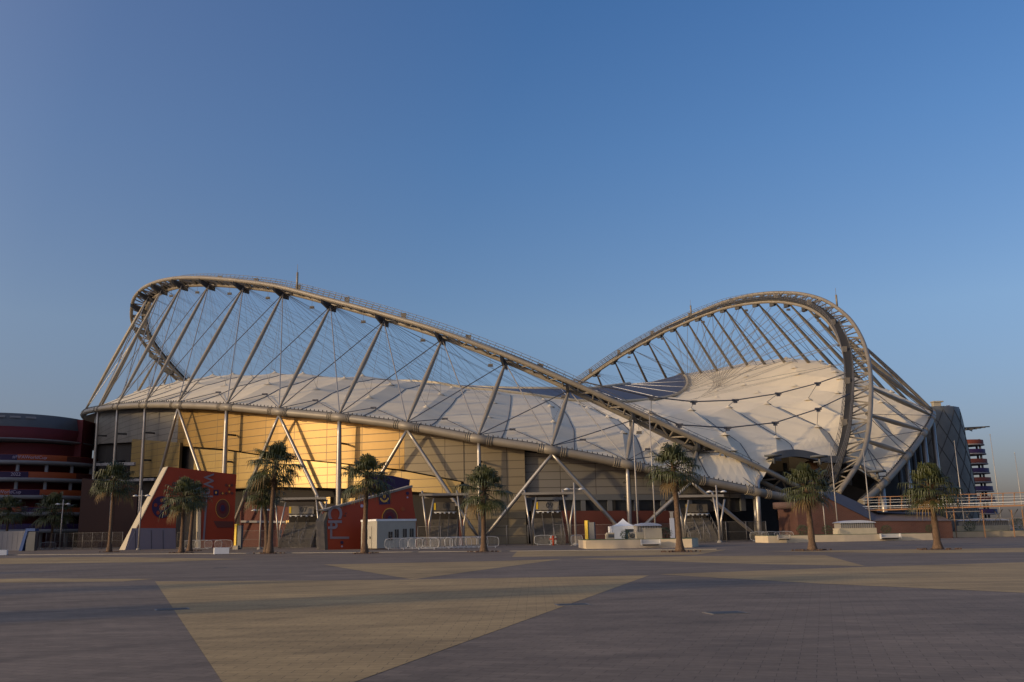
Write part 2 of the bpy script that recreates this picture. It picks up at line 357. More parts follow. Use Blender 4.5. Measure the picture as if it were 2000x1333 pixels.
sepL = [(0, 1.6), (1, 2.6), (3, 3.2), (22, 3.2)]; dropL = [(0, 1.2), (3, .8), (8, .6), (14, 1.2), (22, 1.2)]
sepR = [(0, 2.4), (1, 3.8), (26, 3.8)]; dropR = [(0, .8), (5, .6), (8, 1.6), (10, 2.4), (12, 2.8), (26, 2.6)]
def chord_in(A, sep, drop):
    out = []
    for i, p in enumerate(A):
        k = i / NS; out.append(p + inward(A, i) * interp(sep, k) + Vector((0, 0, -interp(drop, k))))
    return out
ALi = chord_in(AL, sepL, dropL); ARi = chord_in(AR, sepR, dropR)
railtxt = []
def make_arch(A, Ai, label):
    m = MB(); m.tube(A, .39, 10); m.tube(Ai, .39, 10)
    n = len(A); step = 0; L = 0; last = -10; nodes = []
    for i in range(n):
        if i: L += (A[i] - A[i - 1]).length
        if L - last > 2.6: nodes.append(i); last = L
    fl = 0
    # lattice uses its own even resampling
    def resamp(C, d):
        out = [C[0]]; acc = 0
        for i in range(1, len(C)):
            seg = (C[i] - C[i - 1]).length; x = d - acc
            while x <= seg: out.append(C[i - 1].lerp(C[i], x / seg)); x += d
            acc = (acc + seg) % d if seg >= d - acc else acc + seg
        return out
    LA = np.cumsum([0] + [(A[i] - A[i - 1]).length for i in range(1, n)])
    def at(C, s):
        i = min(max(int(np.searchsorted(LA, s)), 1), n - 1); f = (s - LA[i - 1]) / max(LA[i] - LA[i - 1], 1e-6); return C[i - 1].lerp(C[i], f)
    s = 1.0; flip = 0
    while s + 2.6 < LA[-1]:
        a0, a1, c0, c1 = at(A, s), at(A, s + 2.6), at(Ai, s), at(Ai, s + 2.6)
        m.tube([a0, c0], .14, 6, cap=False)
        m.tube([a0, c1] if flip else [c0, a1], .14, 6, cap=False)
        flip ^= 1; s += 2.6
    tr = sb(m, 'arch_truss', m_steel); tr['label'] = label
    # walkway above the inner chord
    w = MB(); r = MB(); po = MB()
    ups = Vector((0, 0, 1)); s = 3.0; prev = None
    while s < LA[-1] - 2:
        a = at(A, s); c = at(Ai, s); d = (c - a); dn = d.normalized()
        tg = (at(Ai, s + .5) - at(Ai, s - .5)).normalized(); ups = dn.cross(tg).normalized()
        if ups.z < 0: ups = -ups
        q = c + ups * .75 - dn * .5
        if prev is not None:
            pq, pd = prev
            w.add([pq - pd * .75, pq + pd * .75, q + dn * .75, q - dn * .75], [(0, 1, 2, 3)])
            w.add([pq - pd * .75 + Vector((0, 0, -.2)), pq - pd * .75, q - dn * .75, q - dn * .75 + Vector((0, 0, -.2))], [(0, 1, 2, 3)])
            w.add([pq + pd * .75 + Vector((0, 0, -.2)), pq + pd * .75, q + dn * .75, q + dn * .75 + Vector((0, 0, -.2))], [(0, 1, 2, 3)])
            for sg in (-.75, .75):
                for h in (.35, .75, 1.15): r.tube([pq + pd * sg + ups * h, q + dn * sg + ups * h], .045, 4, cap=False)
        for sg in (-.75, .75): r.tube([q + dn * sg, q + dn * sg + ups * 1.15], .04, 4, cap=False)
        prev = (q, dn); s += 1.5
    sb(w, 'walkway', m_grate, tr); sb(r, 'railing', m_fence, tr)
    # hanging floodlights and junction boxes
    s = 14.0; k = 0
    while s < LA[-1] - 60:
        c = at(Ai, s); f = MB()
        f.tube([c + Vector((0, 0, -.3)), c + Vector((0, 0, -1.3))], .03, 4); f.box(c + Vector((0, 0, -1.5)), (.75, .4, .28)); f.box(c + Vector((0, 0, -1.74)), (.9, .12, .12))
        sb(f, 'floodlight', m_fence, tr)
        f = MB(); q = at(Ai, s + 4) + Vector((0, 0, 1.35)); f.box(q, (.8, .5, 1.0)); f.box(q + Vector((0, 0, .55)), (.9, .6, .08))
        sb(f, 'junction_box', m_steel, tr)
        s += 13.0
    # node plates
    return tr, at, LA
trL, atL, LAL = make_arch(AL, ALi, 'long near arch sweeping down from the left loop to the block')
trR, atR, LAR = make_arch(AR, ARi, 'right hand arch that curls over and drops beside the brick abutment')
# ring beams
for R_, nm, last in ((RL, 'left ring tube sloping down above the tan facade', 20), (RR, 'right ring tube dropping to the brick abutment', 20)):
    m = MB(); m.tube(R_, .57, 14); rb = sb(m, 'ring_beam', m_steel); rb['label'] = nm
    m = MB()
    for i in range(0, len(R_) - 1, 2):
        for f in (0., .33, .66):
            p = R_[i].lerp(R_[min(i + 2, len(R_) - 1)], f); m.box(p + Vector((0, 0, .72)), (.12, .12, .3))
    m.tube([p + Vector((0, 0, .62)) for p in R_], .05, 4)
    sb(m, 'bracket_rail', m_dark, rb)
    for k in range(1, min(18, len(R_) // NS)):
        m = MB(); i = k * NS; t = (R_[i + 1] - R_[i - 1]).normalized()
        for o_ in (-1.9, -1.6, -1.3, 1.3, 1.6, 1.9): m.tube([R_[i] + t * (o_ - .05), R_[i] + t * (o_ + .05)], .67, 14)
        m.tube([R_[i] - t * 1.95, R_[i] + t * 1.95], .61, 14)
        sb(m, 'collar', m_steel, rb)
# struts and stays
def strut(a, b_, r0=.22, r1=.42, m=m_steel, name='strut'):
    pts = [a.lerp(b_, f) for f in (0, .06, .2, .5, .8, .94, 1)]
    s_ = MB(); s_.tube(pts, [r0 * .7, r0, (r0 + r1) / 2, r1, (r0 + r1) / 2, r0, r0 * .7], 8); return sb(s_, name, m)
def cable(a, b_, r=.075, m=m_cable, name='cable', sag=0.0, n=1):
    s_ = MB(); pts = [a.lerp(b_, k / n) + Vector((0, 0, -sag * 4 * (k / n) * (1 - k / n))) for k in range(n + 1)]
    s_.tube(pts, r, 5, cap=False); return sb(s_, name, m)
nodeL = [(RL[k * NS] + Vector((0, 0, .6)), AL[k * NS].lerp(ALi[k * NS], .55) + Vector((0, 0, -.7)), AL[k * NS], ALi[k * NS]) for k in range(2, 20)]
rR_for = {1: 1, 2: 2, 3: 3, 4: 4, 5: 4.5, 6: 5, 7: 6, 8: 7, 9: 8, 10: 9, 11: 10, 12: 11, 13: 12, 14: 13, 15: 14, 16: 15, 17: 16, 18: 17, 19: 18, 20: 19, 21: 20, 22: 21, 23: 22}
archRn = {1: 1, 2: 2, 3: 3, 4: 4, 5: 5, 6: 6, 7: 7, 8: 8}
nodeR = []
for k in range(1, 24):
    j = int(rR_for[k] * NS); i = k * NS
    nodeR.append((RR[j] + Vector((0, 0, .6)), AR[i].lerp(ARi[i], .2 if k < 7 else .85) + Vector((0, 0, -.6)), AR[i], ARi[i]))
for idx, (r_, a_, ao, ai) in enumerate(nodeL):
    strut(r_, a_, .2, .40)
    g = MB(); g.prism([ao + Vector((0, 0, -.3)), ai + Vector((0, 0, -.3)), ai + Vector((0, 0, -1.3)), a_ + Vector((0, 0, -.9)), ao + Vector((0, 0, -1.1))], (ALi[5] - ALi[4]).normalized() * .5)
    sb(g, 'node_plate', m_dark)
    if idx > 0: cable(a_, nodeL[idx - 1][0], .09, m_steel2)
    if idx < len(nodeL) - 1: cable(a_, nodeL[idx + 1][0], .075, m_cable)
for idx, (r_, a_, ao, ai) in enumerate(nodeR):
    strut(r_, a_, .25, .44)
    if idx > 5:
        g = MB(); g.prism([ao, ai, ai + Vector((0, 0, -.9)), a_ + Vector((0, 0, -.7))], (ai - ao).cross(Vector((0, 0, 1))).normalized() * 1.2); sb(g, 'node_plate', m_dark)
    if 0 < idx < 14: cable(a_, nodeR[idx - 1][0], .06)
    if idx < 14: cable(a_, nodeR[idx + 1][0], .05)

# ------------------------------------------------------------------ roof membrane
def polar(p): 
    d = p - SO; return math.atan2(d.x, -d.y), math.hypot(d.x, d.y)      # 0 toward camera, + to the right
outer = [p + inward(RL, i) * .3 + Vector((0, 0, .5)) for i, p in enumerate(RL) if i >= NS]
outerR = [p + inward(RR, i) * .3 + Vector((0, 0, .5)) for i, p in enumerate(RR) if i >= NS]
cap_pts = [P(1500, 903, 137), P(1560, 884, 141), P(1640, 896, 144), P(1700, 930, 142.5)]
loop = outer[::-1] + cap_pts + outerR
def tab(pts):
    a = sorted([(polar(p)[0], polar(p)[1], p.z) for p in pts]); a = np.array(a)
    a = np.vstack([a[-3:] - [[2 * math.pi, 0, 0]], a, a[:3] + [[2 * math.pi, 0, 0]]]); return a
TO = tab(loop)
inn = [P(860, 750, 181), P(905, 758, 180), P(974, 764, 179), P(1046, 773, 179), P(1098, 780, 180), P(1150, 785, 181), P(1205, 785, 184), P(1262, 782, 189), P(1305, 776, 196), P(1333, 765, 206), P(1342, 754, 215), P(1343, 744, 223), P(1341, 738, 230), P(1337, 734, 237), P(1330, 731, 244), Vector((42, 268, 39)), Vector((24, 282, 37)), Vector((0, 286, 36)), Vector((-20, 276, 37)), Vector((-31, 258, 37)), Vector((-34, 240, 37)), Vector((-34, 228, 37)), Vector((-32, 216, 36.5)), Vector((-29, 207, 35.5)), Vector((-25, 200, 34.8)), Vector((-20, 194, 34.3)), Vector((-14, 187, 33))]
inn_d = cr(sorted(inn, key=lambda p: polar(p)[0]), 8, True); TI = tab(inn_d)
def smooth_tab(T, n=720, w=7):
    xs = np.linspace(-math.pi, math.pi, n, endpoint=False); r = np.interp(xs, T[:, 0], T[:, 1]); z = np.interp(xs, T[:, 0], T[:, 2])
    k = np.ones(w) / w; pad = w
    f = lambda q: np.convolve(np.concatenate([q[-pad:], q, q[:pad]]), k, 'same')[pad:-pad]
    return xs, f(r), f(z)
XO, RO, ZO = smooth_tab(TO, w=3); XI, RI, ZI = smooth_tab(TI, w=3)
ridgeA = sorted([polar(RL[k * NS])[0] for k in range(1, 20)] + [polar(RR[k * NS])[0] for k in range(1, 23)] + [polar(P(1500, 903, 137))[0], polar(P(1560, 884, 141))[0], polar(P(1640, 896, 144))[0]])
# thin out ridges that lie closer than 0.07 rad
ridgeA = sorted([a for a in ridgeA if not (.04 < a < 1.65)] + [.11, .22, .325, .45, .6, .75, .9, 1.05, 1.2, 1.36, 1.52])
_r = []
for a in ridgeA:
    if not _r or a - _r[-1] > .075: _r.append(a)
ridgeA = _r
while ridgeA[0] + 2 * math.pi - ridgeA[-1] > .3: ridgeA.append(ridgeA[-1] + .2)
LIFT = [(-3.14, 2), (-2.2, 2.5), (-1.6, 3.2), (-1.0, 3.5), (-.6, 3.0), (-.2, 1.6), (.1, 1.2), (.5, 2.0), (.9, 2.5), (1.2, 2.0), (1.45, .5), (1.9, 1.5), (3.14, 1)]
def ridgephase(a):
    L = ridgeA; n = len(L)
    for i in range(n):
        x0 = L[i]; x1 = L[(i + 1) % n] + (2 * math.pi if i == n - 1 else 0)
        for aa in (a, a + 2 * math.pi):
            if x0 <= aa < x1: return i, (aa - x0) / (x1 - x0), x1 - x0
    return 0, 0, .2
SP = (.36, .66, .90); SPR = (.14, .36, .6, .85)
def sps(a): return SPR if .04 < (a + math.pi) % (2 * math.pi) - math.pi < 1.65 else SP
AMP = [(-3.14, .35), (-.6, .35), (-.25, .7), (0, 1.2), (.3, 1.7), (1.2, 1.5), (3.14, .5)]
def roof_pt(a, s, detail=True):
    a = (a + math.pi) % (2 * math.pi) - math.pi
    ro = float(np.interp(a, XO, RO, period=2 * math.pi)); zo = float(np.interp(a, XO, ZO, period=2 * math.pi))
    ri = float(np.interp(a, XI, RI, period=2 * math.pi)); zi = float(np.interp(a, XI, ZI, period=2 * math.pi))
    r = ro + (ri - ro) * s; z = zo + (zi - zo) * s + interp(LIFT, a) * 4 * s * (1 - s) * (1.25 - .5 * s)
    if detail:
        i, f, w = ridgephase(a)
        rw = w * r                                  # bay width in metres
        amp = min(interp(AMP, a), .125 * rw) * min(1, s * 5) * (1 - .75 * max(0, (s - .7) / .3))
        z += amp * ((abs(f - .3) / .3 if f < .3 else (f - .3) / .7) - .5) * 1.25      # asymmetric fold: ridge at nodes, valley between
        d = min(f, 1 - f) * rw
        for sp in sps(a):
            ds = (s - sp) * (ro - ri); dd = math.hypot(d, ds * .8)
            z += .6 * math.exp(-dd / 1.1)
        # gentle sag between node rows along the ridge
        z -= .35 * math.sin(math.pi * f) * math.sin(math.pi * s)
    return SO + Vector((math.sin(a) * r, -math.cos(a) * r, z))
def LN(k): return RL[k * NS] + inward(RL, k * NS) * .3 + Vector((0, 0, .45))
def RN(k): return RR[k * NS] + inward(RR, k * NS) * .3 + Vector((0, 0, .45))
# ridge lines of the near and right bays, outer edge -> peaks -> inner edge
RID = [(LN(14), [(240, 775, .12), (268, 765, .22), (293, 756, .35)], Vector((-34, 240, 37)), .5),
       (LN(13), [(290, 765, .25), (320, 752, .35), (348, 745, .45)], Vector((-34, 228, 37)), .5),
       (LN(12), [(331, 758, .28), (370, 742, .42), (416, 733, .6)], Vector((-32, 216, 36.5)), .5),
       (LN(11), [(387, 749, .3), (430, 738, .48), (455, 731, .62)], Vector((-29, 207, 35.5)), .6),
       (LN(10), [(440, 753, .3), (492, 738, .5), (537, 728, .68)], Vector((-25, 200, 34.8)), .6),
       (LN(9), [(525, 750, .3), (575, 737, .52), (592, 730, .65)], Vector((-20, 194, 34.3)), .7),
       (LN(8), [(618, 760, .33), (673, 739, .6), (708, 734, .78)], Vector((-14, 187, 33)), .7),
       (LN(7), [(721, 776, .33), (763, 751, .62), (801, 745, .85)], P(860, 750, 181), .7),
       (LN(6), [(832, 795, .33), (860, 770, .62), (883, 757, .85)], P(905, 758, 180), .8),
       (LN(5), [(953, 814, .33), (963, 786, .62), (970, 768, .85)], P(974, 764, 179), .9),
       (LN(4), [(1081, 824, .36), (1074, 793, .66), (1061, 781, .88)], P(1046, 773, 179), 1.2),
       (LN(3), [(1216, 844, .3), (1187, 814, .55), (1147, 797, .78)], P(1098, 780, 180), 1.5),
       (LN(2), [(1325, 858, .2), (1272, 806, .45), (1200, 793, .78)], P(1150, 785, 181), 1.6),
       (LN(1), [(1431, 878, .12), (1416, 848, .2), (1350, 800, .45), (1280, 788, .75)], P(1205, 785, 184), 1.7),
       (P(1517, 886, 139.5), [(1516, 854, .16), (1423, 795, .46), (1350, 785, .75)], P(1262, 782, 189), 1.8),
       (P(1640, 894, 144), [(1596, 833, .2), (1498, 788, .46), (1400, 776, .75)], P(1305, 776, 196), 1.8),
       (RN(1), [(1649, 814, .26), (1579, 780, .42), (1480, 767, .68), (1400, 764, .85)], P(1333, 765, 206), 1.8),
       (RN(2), [(1700, 812, .22), (1636, 767, .4), (1553, 754, .58), (1454, 752, .78)], P(1342, 754, 215), 1.5),
       (RN(3), [(1720, 785, .24), (1642, 739, .42), (1560, 731, .6), (1459, 735, .8)], P(1343, 744, 223), 1.2),
       (RN(4), [(1735, 770, .22), (1631, 726, .44), (1553, 718, .6), (1464, 724, .8)], P(1341, 738, 230), 1.0),
       (RN(5), [(1740, 765, .2), (1621, 714, .45), (1546, 707, .62), (1464, 714, .8)], P(1337, 734, 237), .8),
       (RN(6), [(1730, 762, .2), (1603, 705, .48), (1535, 699, .64), (1470, 706, .8)], P(1330, 731, 244), .7)]
RP = []
for o_, pk, i_, am in RID:
    pts = [(0.0, o_)] + [(s_, P(x, y, o_.y + (i_.y - o_.y) * s_)) for x, y, s_ in pk] + [(1.0, i_)]
    RP.append((pts, am))
def ridge_pt(i, s):
    pts = RP[i][0]
    for (s0, p0), (s1, p1) in zip(pts, pts[1:]):
        if s <= s1 + 1e-9:
            f = (s - s0) / (s1 - s0); p = p0.lerp(p1, f); L = (p1 - p0).length
            return p - Vector((0, 0, .012 * L * 4 * f * (1 - f) * (1 if s0 > 0 else .4)))
    return pts[-1][1]
def sector_pt(i, f, s):
    A, B = ridge_pt(i, s), ridge_pt(i + 1, s); L = A.lerp(B, f); w = (B - A).length
    env = min(1, s * 6 + .05) * (1 if s < .6 else 1 - .75 * (s - .6) / .4)
    amp = min(RP[i][1], .17 * w) * env * (.55 if i < 11 else .85)
    tri = f / .3 if f < .3 else (1 - f) / .7
    return L - Vector((0, 0, amp * tri))
FF = (0, .06, .14, .22, .30, .40, .52, .66, .80, .92); NSR = len(RP) - 1
m = MB()
for i in range(NSR):
    sl_ = sorted(set([k / 26 for k in range(27)] + [q[0] for q in RP[i][0]] + [q[0] for q in RP[i + 1][0]])); ff = FF + (1.0,); n = len(ff)
    m.add([sector_pt(i, f, s) for s in sl_ for f in ff], [(r * n + k, r * n + k + 1, (r + 1) * n + k + 1, (r + 1) * n + k) for r in range(len(sl_) - 1) for k in range(n - 1)], False)
aL = polar(RP[0][0][0][1])[0] + .03; aR = polar(RP[-1][0][0][1])[0] - .03
# the far bays behind
span = aL + 2 * math.pi - aR; NAf = 150; As = [aR + span * k / (NAf - 1) for k in range(NAf)]; SSf = [k / 12 for k in range(13)]
vs = [roof_pt(a, s_, False) + Vector((0, 0, (.5 * abs(math.sin(k * .63)) - .4) * math.sin(math.pi * s_) - 1.2)) for s_ in SSf for k, a in enumerate(As)]
m.add(vs, [(i * NAf + k, i * NAf + k + 1, (i + 1) * NAf + k + 1, (i + 1) * NAf + k) for i in range(12) for k in range(NAf - 1)], False)
roof = sb(m, 'roof_membrane', m_roof)
# inner translucent roof, white ribs, edge cable
def inner_pt(a, s):
    p = roof_pt(a, 1.0, False); d = p - SO; z = p.z; d.z = 0
    q = SO + d * .58; px = PX0 + F * q.x / (q.y * 1.06)
    z1 = zat(px, interp([(600, 752), (880, 755), (1000, 759), (1140, 760), (1230, 748), (1323, 735)], px) + (0 if q.y < SO.y else 7), q.y)
    return SO + d * (1 - .42 * s) + Vector((0, 0, z + (z1 - z) * s - .05))
m = MB(); aa = [k * 2 * math.pi / 144 for k in range(144)]; vs = [inner_pt(a, s) for s in (0, .5, 1) for a in aa]
m.add(vs, [(i * 144 + k, i * 144 + (k + 1) % 144, (i + 1) * 144 + (k + 1) % 144, (i + 1) * 144 + k) for i in range(2) for k in range(144)], True)
inr = sb(m, 'translucent_roof', m_poly)
m = MB()
for k in range(0, 144, 6): m.tube([inner_pt(aa[k], s) + Vector((0, 0, .05)) for s in (0, .5, 1)], .06, 4)
sb(m, 'roof_rib', m_white, inr)
m = MB(); m.tube([inner_pt(a, 0) + Vector((0, 0, .15)) for a in aa], .3, 6, closed=True); m.tube([inner_pt(a, 1) for a in aa], .45, 6, closed=True)
sb(m, 'edge_beam', m_cream, inr)
# valley cables and peak caps
for i in range(NSR):
    m = MB(); m.tube([sector_pt(i, .3, k / 26) + Vector((0, 0, .06)) for k in range(0, 25)], .065, 4, cap=False); sb(m, 'valley_cable', m_cable, roof)
peaks = [(i, p) for i in range(len(RP)) for s_, p in RP[i][0][1:-1]]
for i, p in peaks:
    m = MB(); m.lathe(p + Vector((0, 0, -.25)), [(.9, 0), (.4, .3), (.18, .5), (0, .55)], 8); sb(m, 'peak_cap', m_roof, roof)
# hangers from arch nodes to membrane peaks
hang = []
for idx, (r_, a_, ao, ai) in enumerate(nodeL):
    k = idx + 2
    for rid in range(len(RP)):
        kk = 14 - rid                              # ring node number of this ridge
        d = kk - k
        if -3 <= d <= 1 and kk >= 1:
            for s_, q in (RP[rid][0][1:-1] if d in (0, -1) else RP[rid][0][2:-1]): 
                if q.z < a_.z - 1.5: hang.append((a_ + Vector((0, 0, .3)), q + Vector((0, 0, .3)), 0))
            if d <= 0:
                q = RP[rid][0][-1][1]
                if q.z < a_.z - 1.5: hang.append((a_ + Vector((0, 0, .3)), q, 0))
for idx, (r_, a_, ao, ai) in enumerate(nodeR):
    for dd in (-.24, -.12, 0, .12, .24):
        for sp in (.85, 1.0):
            q = roof_pt(polar(a_)[0] + dd, sp, False)
            if q.z < a_.z - 1.5: hang.append((a_ + Vector((0, 0, .3)), q, 1))
hang.sort(key=lambda h: h[0].y)
for k, (p, q, w_) in enumerate(hang[:90]): cable(p, q, .021, m_fence, 'hanger_cable')
m = MB()
for p, q, w_ in hang[90:]: m.tube([p, q], .019, 4, cap=False)
o = sb(m, 'hanger_cable', m_fence); o['kind'] = 'stuff'
# long tie cables across the near end between the arches, with droppers
for row, drops in (([(1120, 742, 131.5), (1272, 776, 136), (1355, 785, 141), (1436, 782, 147), (1520, 769, 153), (1597, 749, 159), (1660, 727, 164)], [(1272, 806), (1350, 800), (1423, 795), (1498, 788), (1579, 780)]),
                   ([(1268, 806, 131.5), (1327, 830, 134), (1421, 836, 138), (1514, 826, 143), (1598, 799, 149), (1660, 769, 153)], [(1325, 858), (1416, 848), (1516, 854), (1596, 833)])):
    m = MB(); m.tube([P(*q) for q in row], .10, 6); tc_ = sb(m, 'tie_cable', m_cable)
    for q, d in zip(row[1:], drops):
        m = MB()
        p = P(*q); e0 = min([w_ for i_, w_ in peaks if i_ > 11], key=lambda w_: abs(w_.x / w_.y - P(d[0], d[1], 150).x / 150) + abs((w_.z - EYE) / w_.y - (P(d[0], d[1], 150).z - EYE) / 150))
        m.box(p, (1.1, .3, .35)); m.box(p + Vector((0, 0, -.3)), (.6, .3, .35)); m.tube([p, e0 + Vector((0, 0, .2))], .05, 5)
        sb(m, 'dropper', m_cable, tc_)
# triangular stay points on the near bays: a knot on the fabric tied back to the ring
for k in range(2, 12):
    q = sector_pt(14 - k, .3 if k > 6 else .42, .16) + Vector((0, 0, .55))
    for b_ in (RL[k * NS], RL[(k - 1) * NS]): cable(b_ + Vector((0, 0, .6)), q, .06, m_cable)
    m = MB(); m.box(q, (.9, .5, .25)); sb(m, 'cable_knot', m_cable)
# masts on the arches
for px, py, D, h in ((580, 568, 152, 3.3), (1635, 598, 182, 2.4), (1350, 616, 220, 2.5)):
    p = P(px, py, D); m = MB(); m.tube([p, p + Vector((0, 0, h))], .2, 6); m.tube([p + Vector((0, 0, h)), p + Vector((0, 0, h + 1.5))], .04, 4); sb(m, 'lightning_mast', m_steel)

# ------------------------------------------------------------------ facade
def offset_poly(R_, off, k0, k1):
    return [R_[i] + inward(R_, i) * off for i in range(k0, k1 + 1)]
def hit(px, py, poly):
    r = raydir(px, py); d = Vector((r.x, r.y))
    best = None
    for i in range(len(poly) - 1):
        a, c = poly[i], poly[i + 1]; e = (c.x - a.x, c.y - a.y); den = d.x * e[1] - d.y * e[0]
        if abs(den) < 1e-9: continue
        k = (a.x * e[1] - a.y * e[0]) / den; f = (a.x * d.y - a.y * d.x) / den
        if -.001 <= f <= 1.001 and k > 0 and (best is None or k < best): best = k
    if best is None:
        p = min(poly, key=lambda q: abs(q.x / q.y - r.x / r.y)); best = p.y / r.y
    return Vector((r.x * best, r.y * best, EYE + r.z * best))
def strip(name, m, off, rows, thick=.5, R_=RL, k0=0, k1=15, step=12, ground=False, label=None, inn=True):
    """rows: list of (px, py_top, py_bottom) along the ring curve, off metres inside it"""
    poly = offset_poly(R_, off, k0 * NS, k1 * NS); mb = MB()
    xs = []; 
    for (a, b_) in zip(rows, rows[1:]):
        n = max(1, int(abs(b_[0] - a[0]) / step))
        for k in range(n): f = k / n; xs.append(tuple(a[j] + (b_[j] - a[j]) * f for j in range(3)))
    xs.append(rows[-1]); fr = []; L = 0; prev = None
    for px, yt, yb in xs:
        t = hit(px, yt, poly); q = hit(px, yb, poly); q.x, q.y = t.x, t.y
        if ground: q.z = 0
        if prev is not None: L += math.hypot(t.x - prev.x, t.y - prev.y)
        prev = t; c = SO - t; c.z = 0; c.normalize(); fr.append((t, q, L, c * thick))
    vs = []; fs = []; us = []
    for t, q, L_, c in fr: vs += [t, q, t + c, q + c]
    for i in range(len(fr) - 1):
        o = 4 * i; fs.append((o, o + 1, o + 5, o + 4)); A, B = fr[i], fr[i + 1]
        us.append(((A[2], A[0].z), (A[2], A[1].z), (B[2], B[1].z), (B[2], B[0].z)))
        fs.append((o + 2, o + 6, o + 7, o + 3)); us.append(((A[2], A[0].z), (B[2], B[0].z), (B[2], B[1].z), (A[2], A[1].z)))
        fs.append((o, o + 4, o + 6, o + 2)); us.append(((0, .5),) * 4); fs.append((o + 1, o + 3, o + 7, o + 5)); us.append(((0, .5),) * 4)
    n = 4 * (len(fr) - 1)
    for o in (0, n): fs.append((o, o + 2, o + 3, o + 1)); us.append(((0, .5),) * 4)
    mb.add(vs, fs, False, us); ob = sb(mb, name, m)
    if label: ob['label'] = label
    return ob
# upper wall
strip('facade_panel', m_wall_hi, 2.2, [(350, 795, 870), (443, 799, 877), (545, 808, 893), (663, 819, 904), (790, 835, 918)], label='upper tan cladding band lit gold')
strip('facade_panel', m_wall_dim, 2.2, [(790, 835, 918), (905, 852, 941)], label='cladding coloured duller for fading sunlight between the raking legs')
strip('facade_panel', m_wall_dim, 2.3, [(905, 852, 1063), (1024, 872, 1061)], ground=True, label='tan wall panel reaching the ground')
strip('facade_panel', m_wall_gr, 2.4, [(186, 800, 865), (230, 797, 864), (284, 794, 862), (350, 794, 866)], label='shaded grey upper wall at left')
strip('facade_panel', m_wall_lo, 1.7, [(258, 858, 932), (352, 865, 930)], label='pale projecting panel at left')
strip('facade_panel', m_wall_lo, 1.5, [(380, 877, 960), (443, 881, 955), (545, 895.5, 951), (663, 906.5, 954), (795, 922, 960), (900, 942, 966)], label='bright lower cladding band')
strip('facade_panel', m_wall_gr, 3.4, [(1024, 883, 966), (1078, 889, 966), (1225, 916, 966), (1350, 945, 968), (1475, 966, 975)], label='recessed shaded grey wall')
strip('shaded_recess', m_inner, 3.2, [(186, 863, 1065), (258, 863, 1065), (356, 868, 1068), (380, 868, 1068), (640, 930, 1066), (905, 940, 1066)], ground=True)  # dark sheet stands for the shaded undercroft openings
strip('ledge', m_slab, 1.4, [(186, 905, 910), (262, 903, 909)])
strip('ledge', m_slab, 1.4, [(190, 938, 943), (300, 934, 939)])
strip('undercroft_ledge', m_slab, 2.4, [(470, 1017, 1021), (640, 1019, 1023)])
strip('red_wall', m_red, 2.9, [(470, 980, 1064), (640, 1000, 1066)], ground=True)
strip('red_wall', m_red, 2.6, [(1080, 998, 1061), (1225, 998, 1058), (1332, 998, 1056)], ground=True, label='dark red wall below the window band')
strip('red_wall', m_red, 3.0, [(832, 1015, 1064), (905, 1015, 1063)], ground=True)
strip('window_band', m_glass, 3.8, [(1024, 964, 1000), (1225, 964, 1000), (1480, 970, 1000)])
for px in range(1030, 1490, 52): strip('pier', m_dkgrey, 3.3, [(px, 966, 998), (px + 9, 966, 998)])
strip('window_lintel', m_dkgrey, 3.2, [(1028, 966, 977), (1225, 966, 977), (1400, 968, 977)])
# lit sign boards and window strips in the dark undercroft
for x0, x1, y0, y1 in ((629, 645, 972, 984), (661, 694, 974, 990), (558, 580, 1017, 1023)):
    strip('wall_box', m_wall_lo, .9, [(x0, y0, y1), (x1, y0 - 1, y1)], thick=1.0)
# inner drum: the back of the stands seen between the columns
m = MB(); n_ = 120; vs = []
for k in range(n_):
    a = 2 * math.pi * k / n_; ro = float(np.interp((a + math.pi) % (2 * math.pi) - math.pi, XO, RO)); zo = float(np.interp((a + math.pi) % (2 * math.pi) - math.pi, XO, ZO))
    r = ro - (4.0 if .25 < (a + math.pi) % (2 * math.pi) - math.pi < 1.9 else 9); vs += [SO + Vector((math.sin(a) * r, -math.cos(a) * r, 0)), SO + Vector((math.sin(a) * r, -math.cos(a) * r, zo - (2.2 if .25 < (a + math.pi) % (2 * math.pi) - math.pi < 1.9 else .3)))]
m.add(vs, [(2 * k, 2 * ((k + 1) % n_), 2 * ((k + 1) % n_) + 1, 2 * k + 1) for k in range(n_)])
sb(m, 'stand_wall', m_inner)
# warm-lit vertical fins on the inner wall near the low end
for px, y0, y1, D in ((1452, 985, 1000, 137), (1522, 1000, 1016, 139), (1580, 905, 925, 147), (1415, 1005, 1020, 136)):
    m = MB(); t = P(px, y0, D); q = P(px, y1, D); m.box((t + q) / 2, (.55, .4, t.z - q.z), rz=.3); sb(m, 'wall_fin', m_wall_hi)
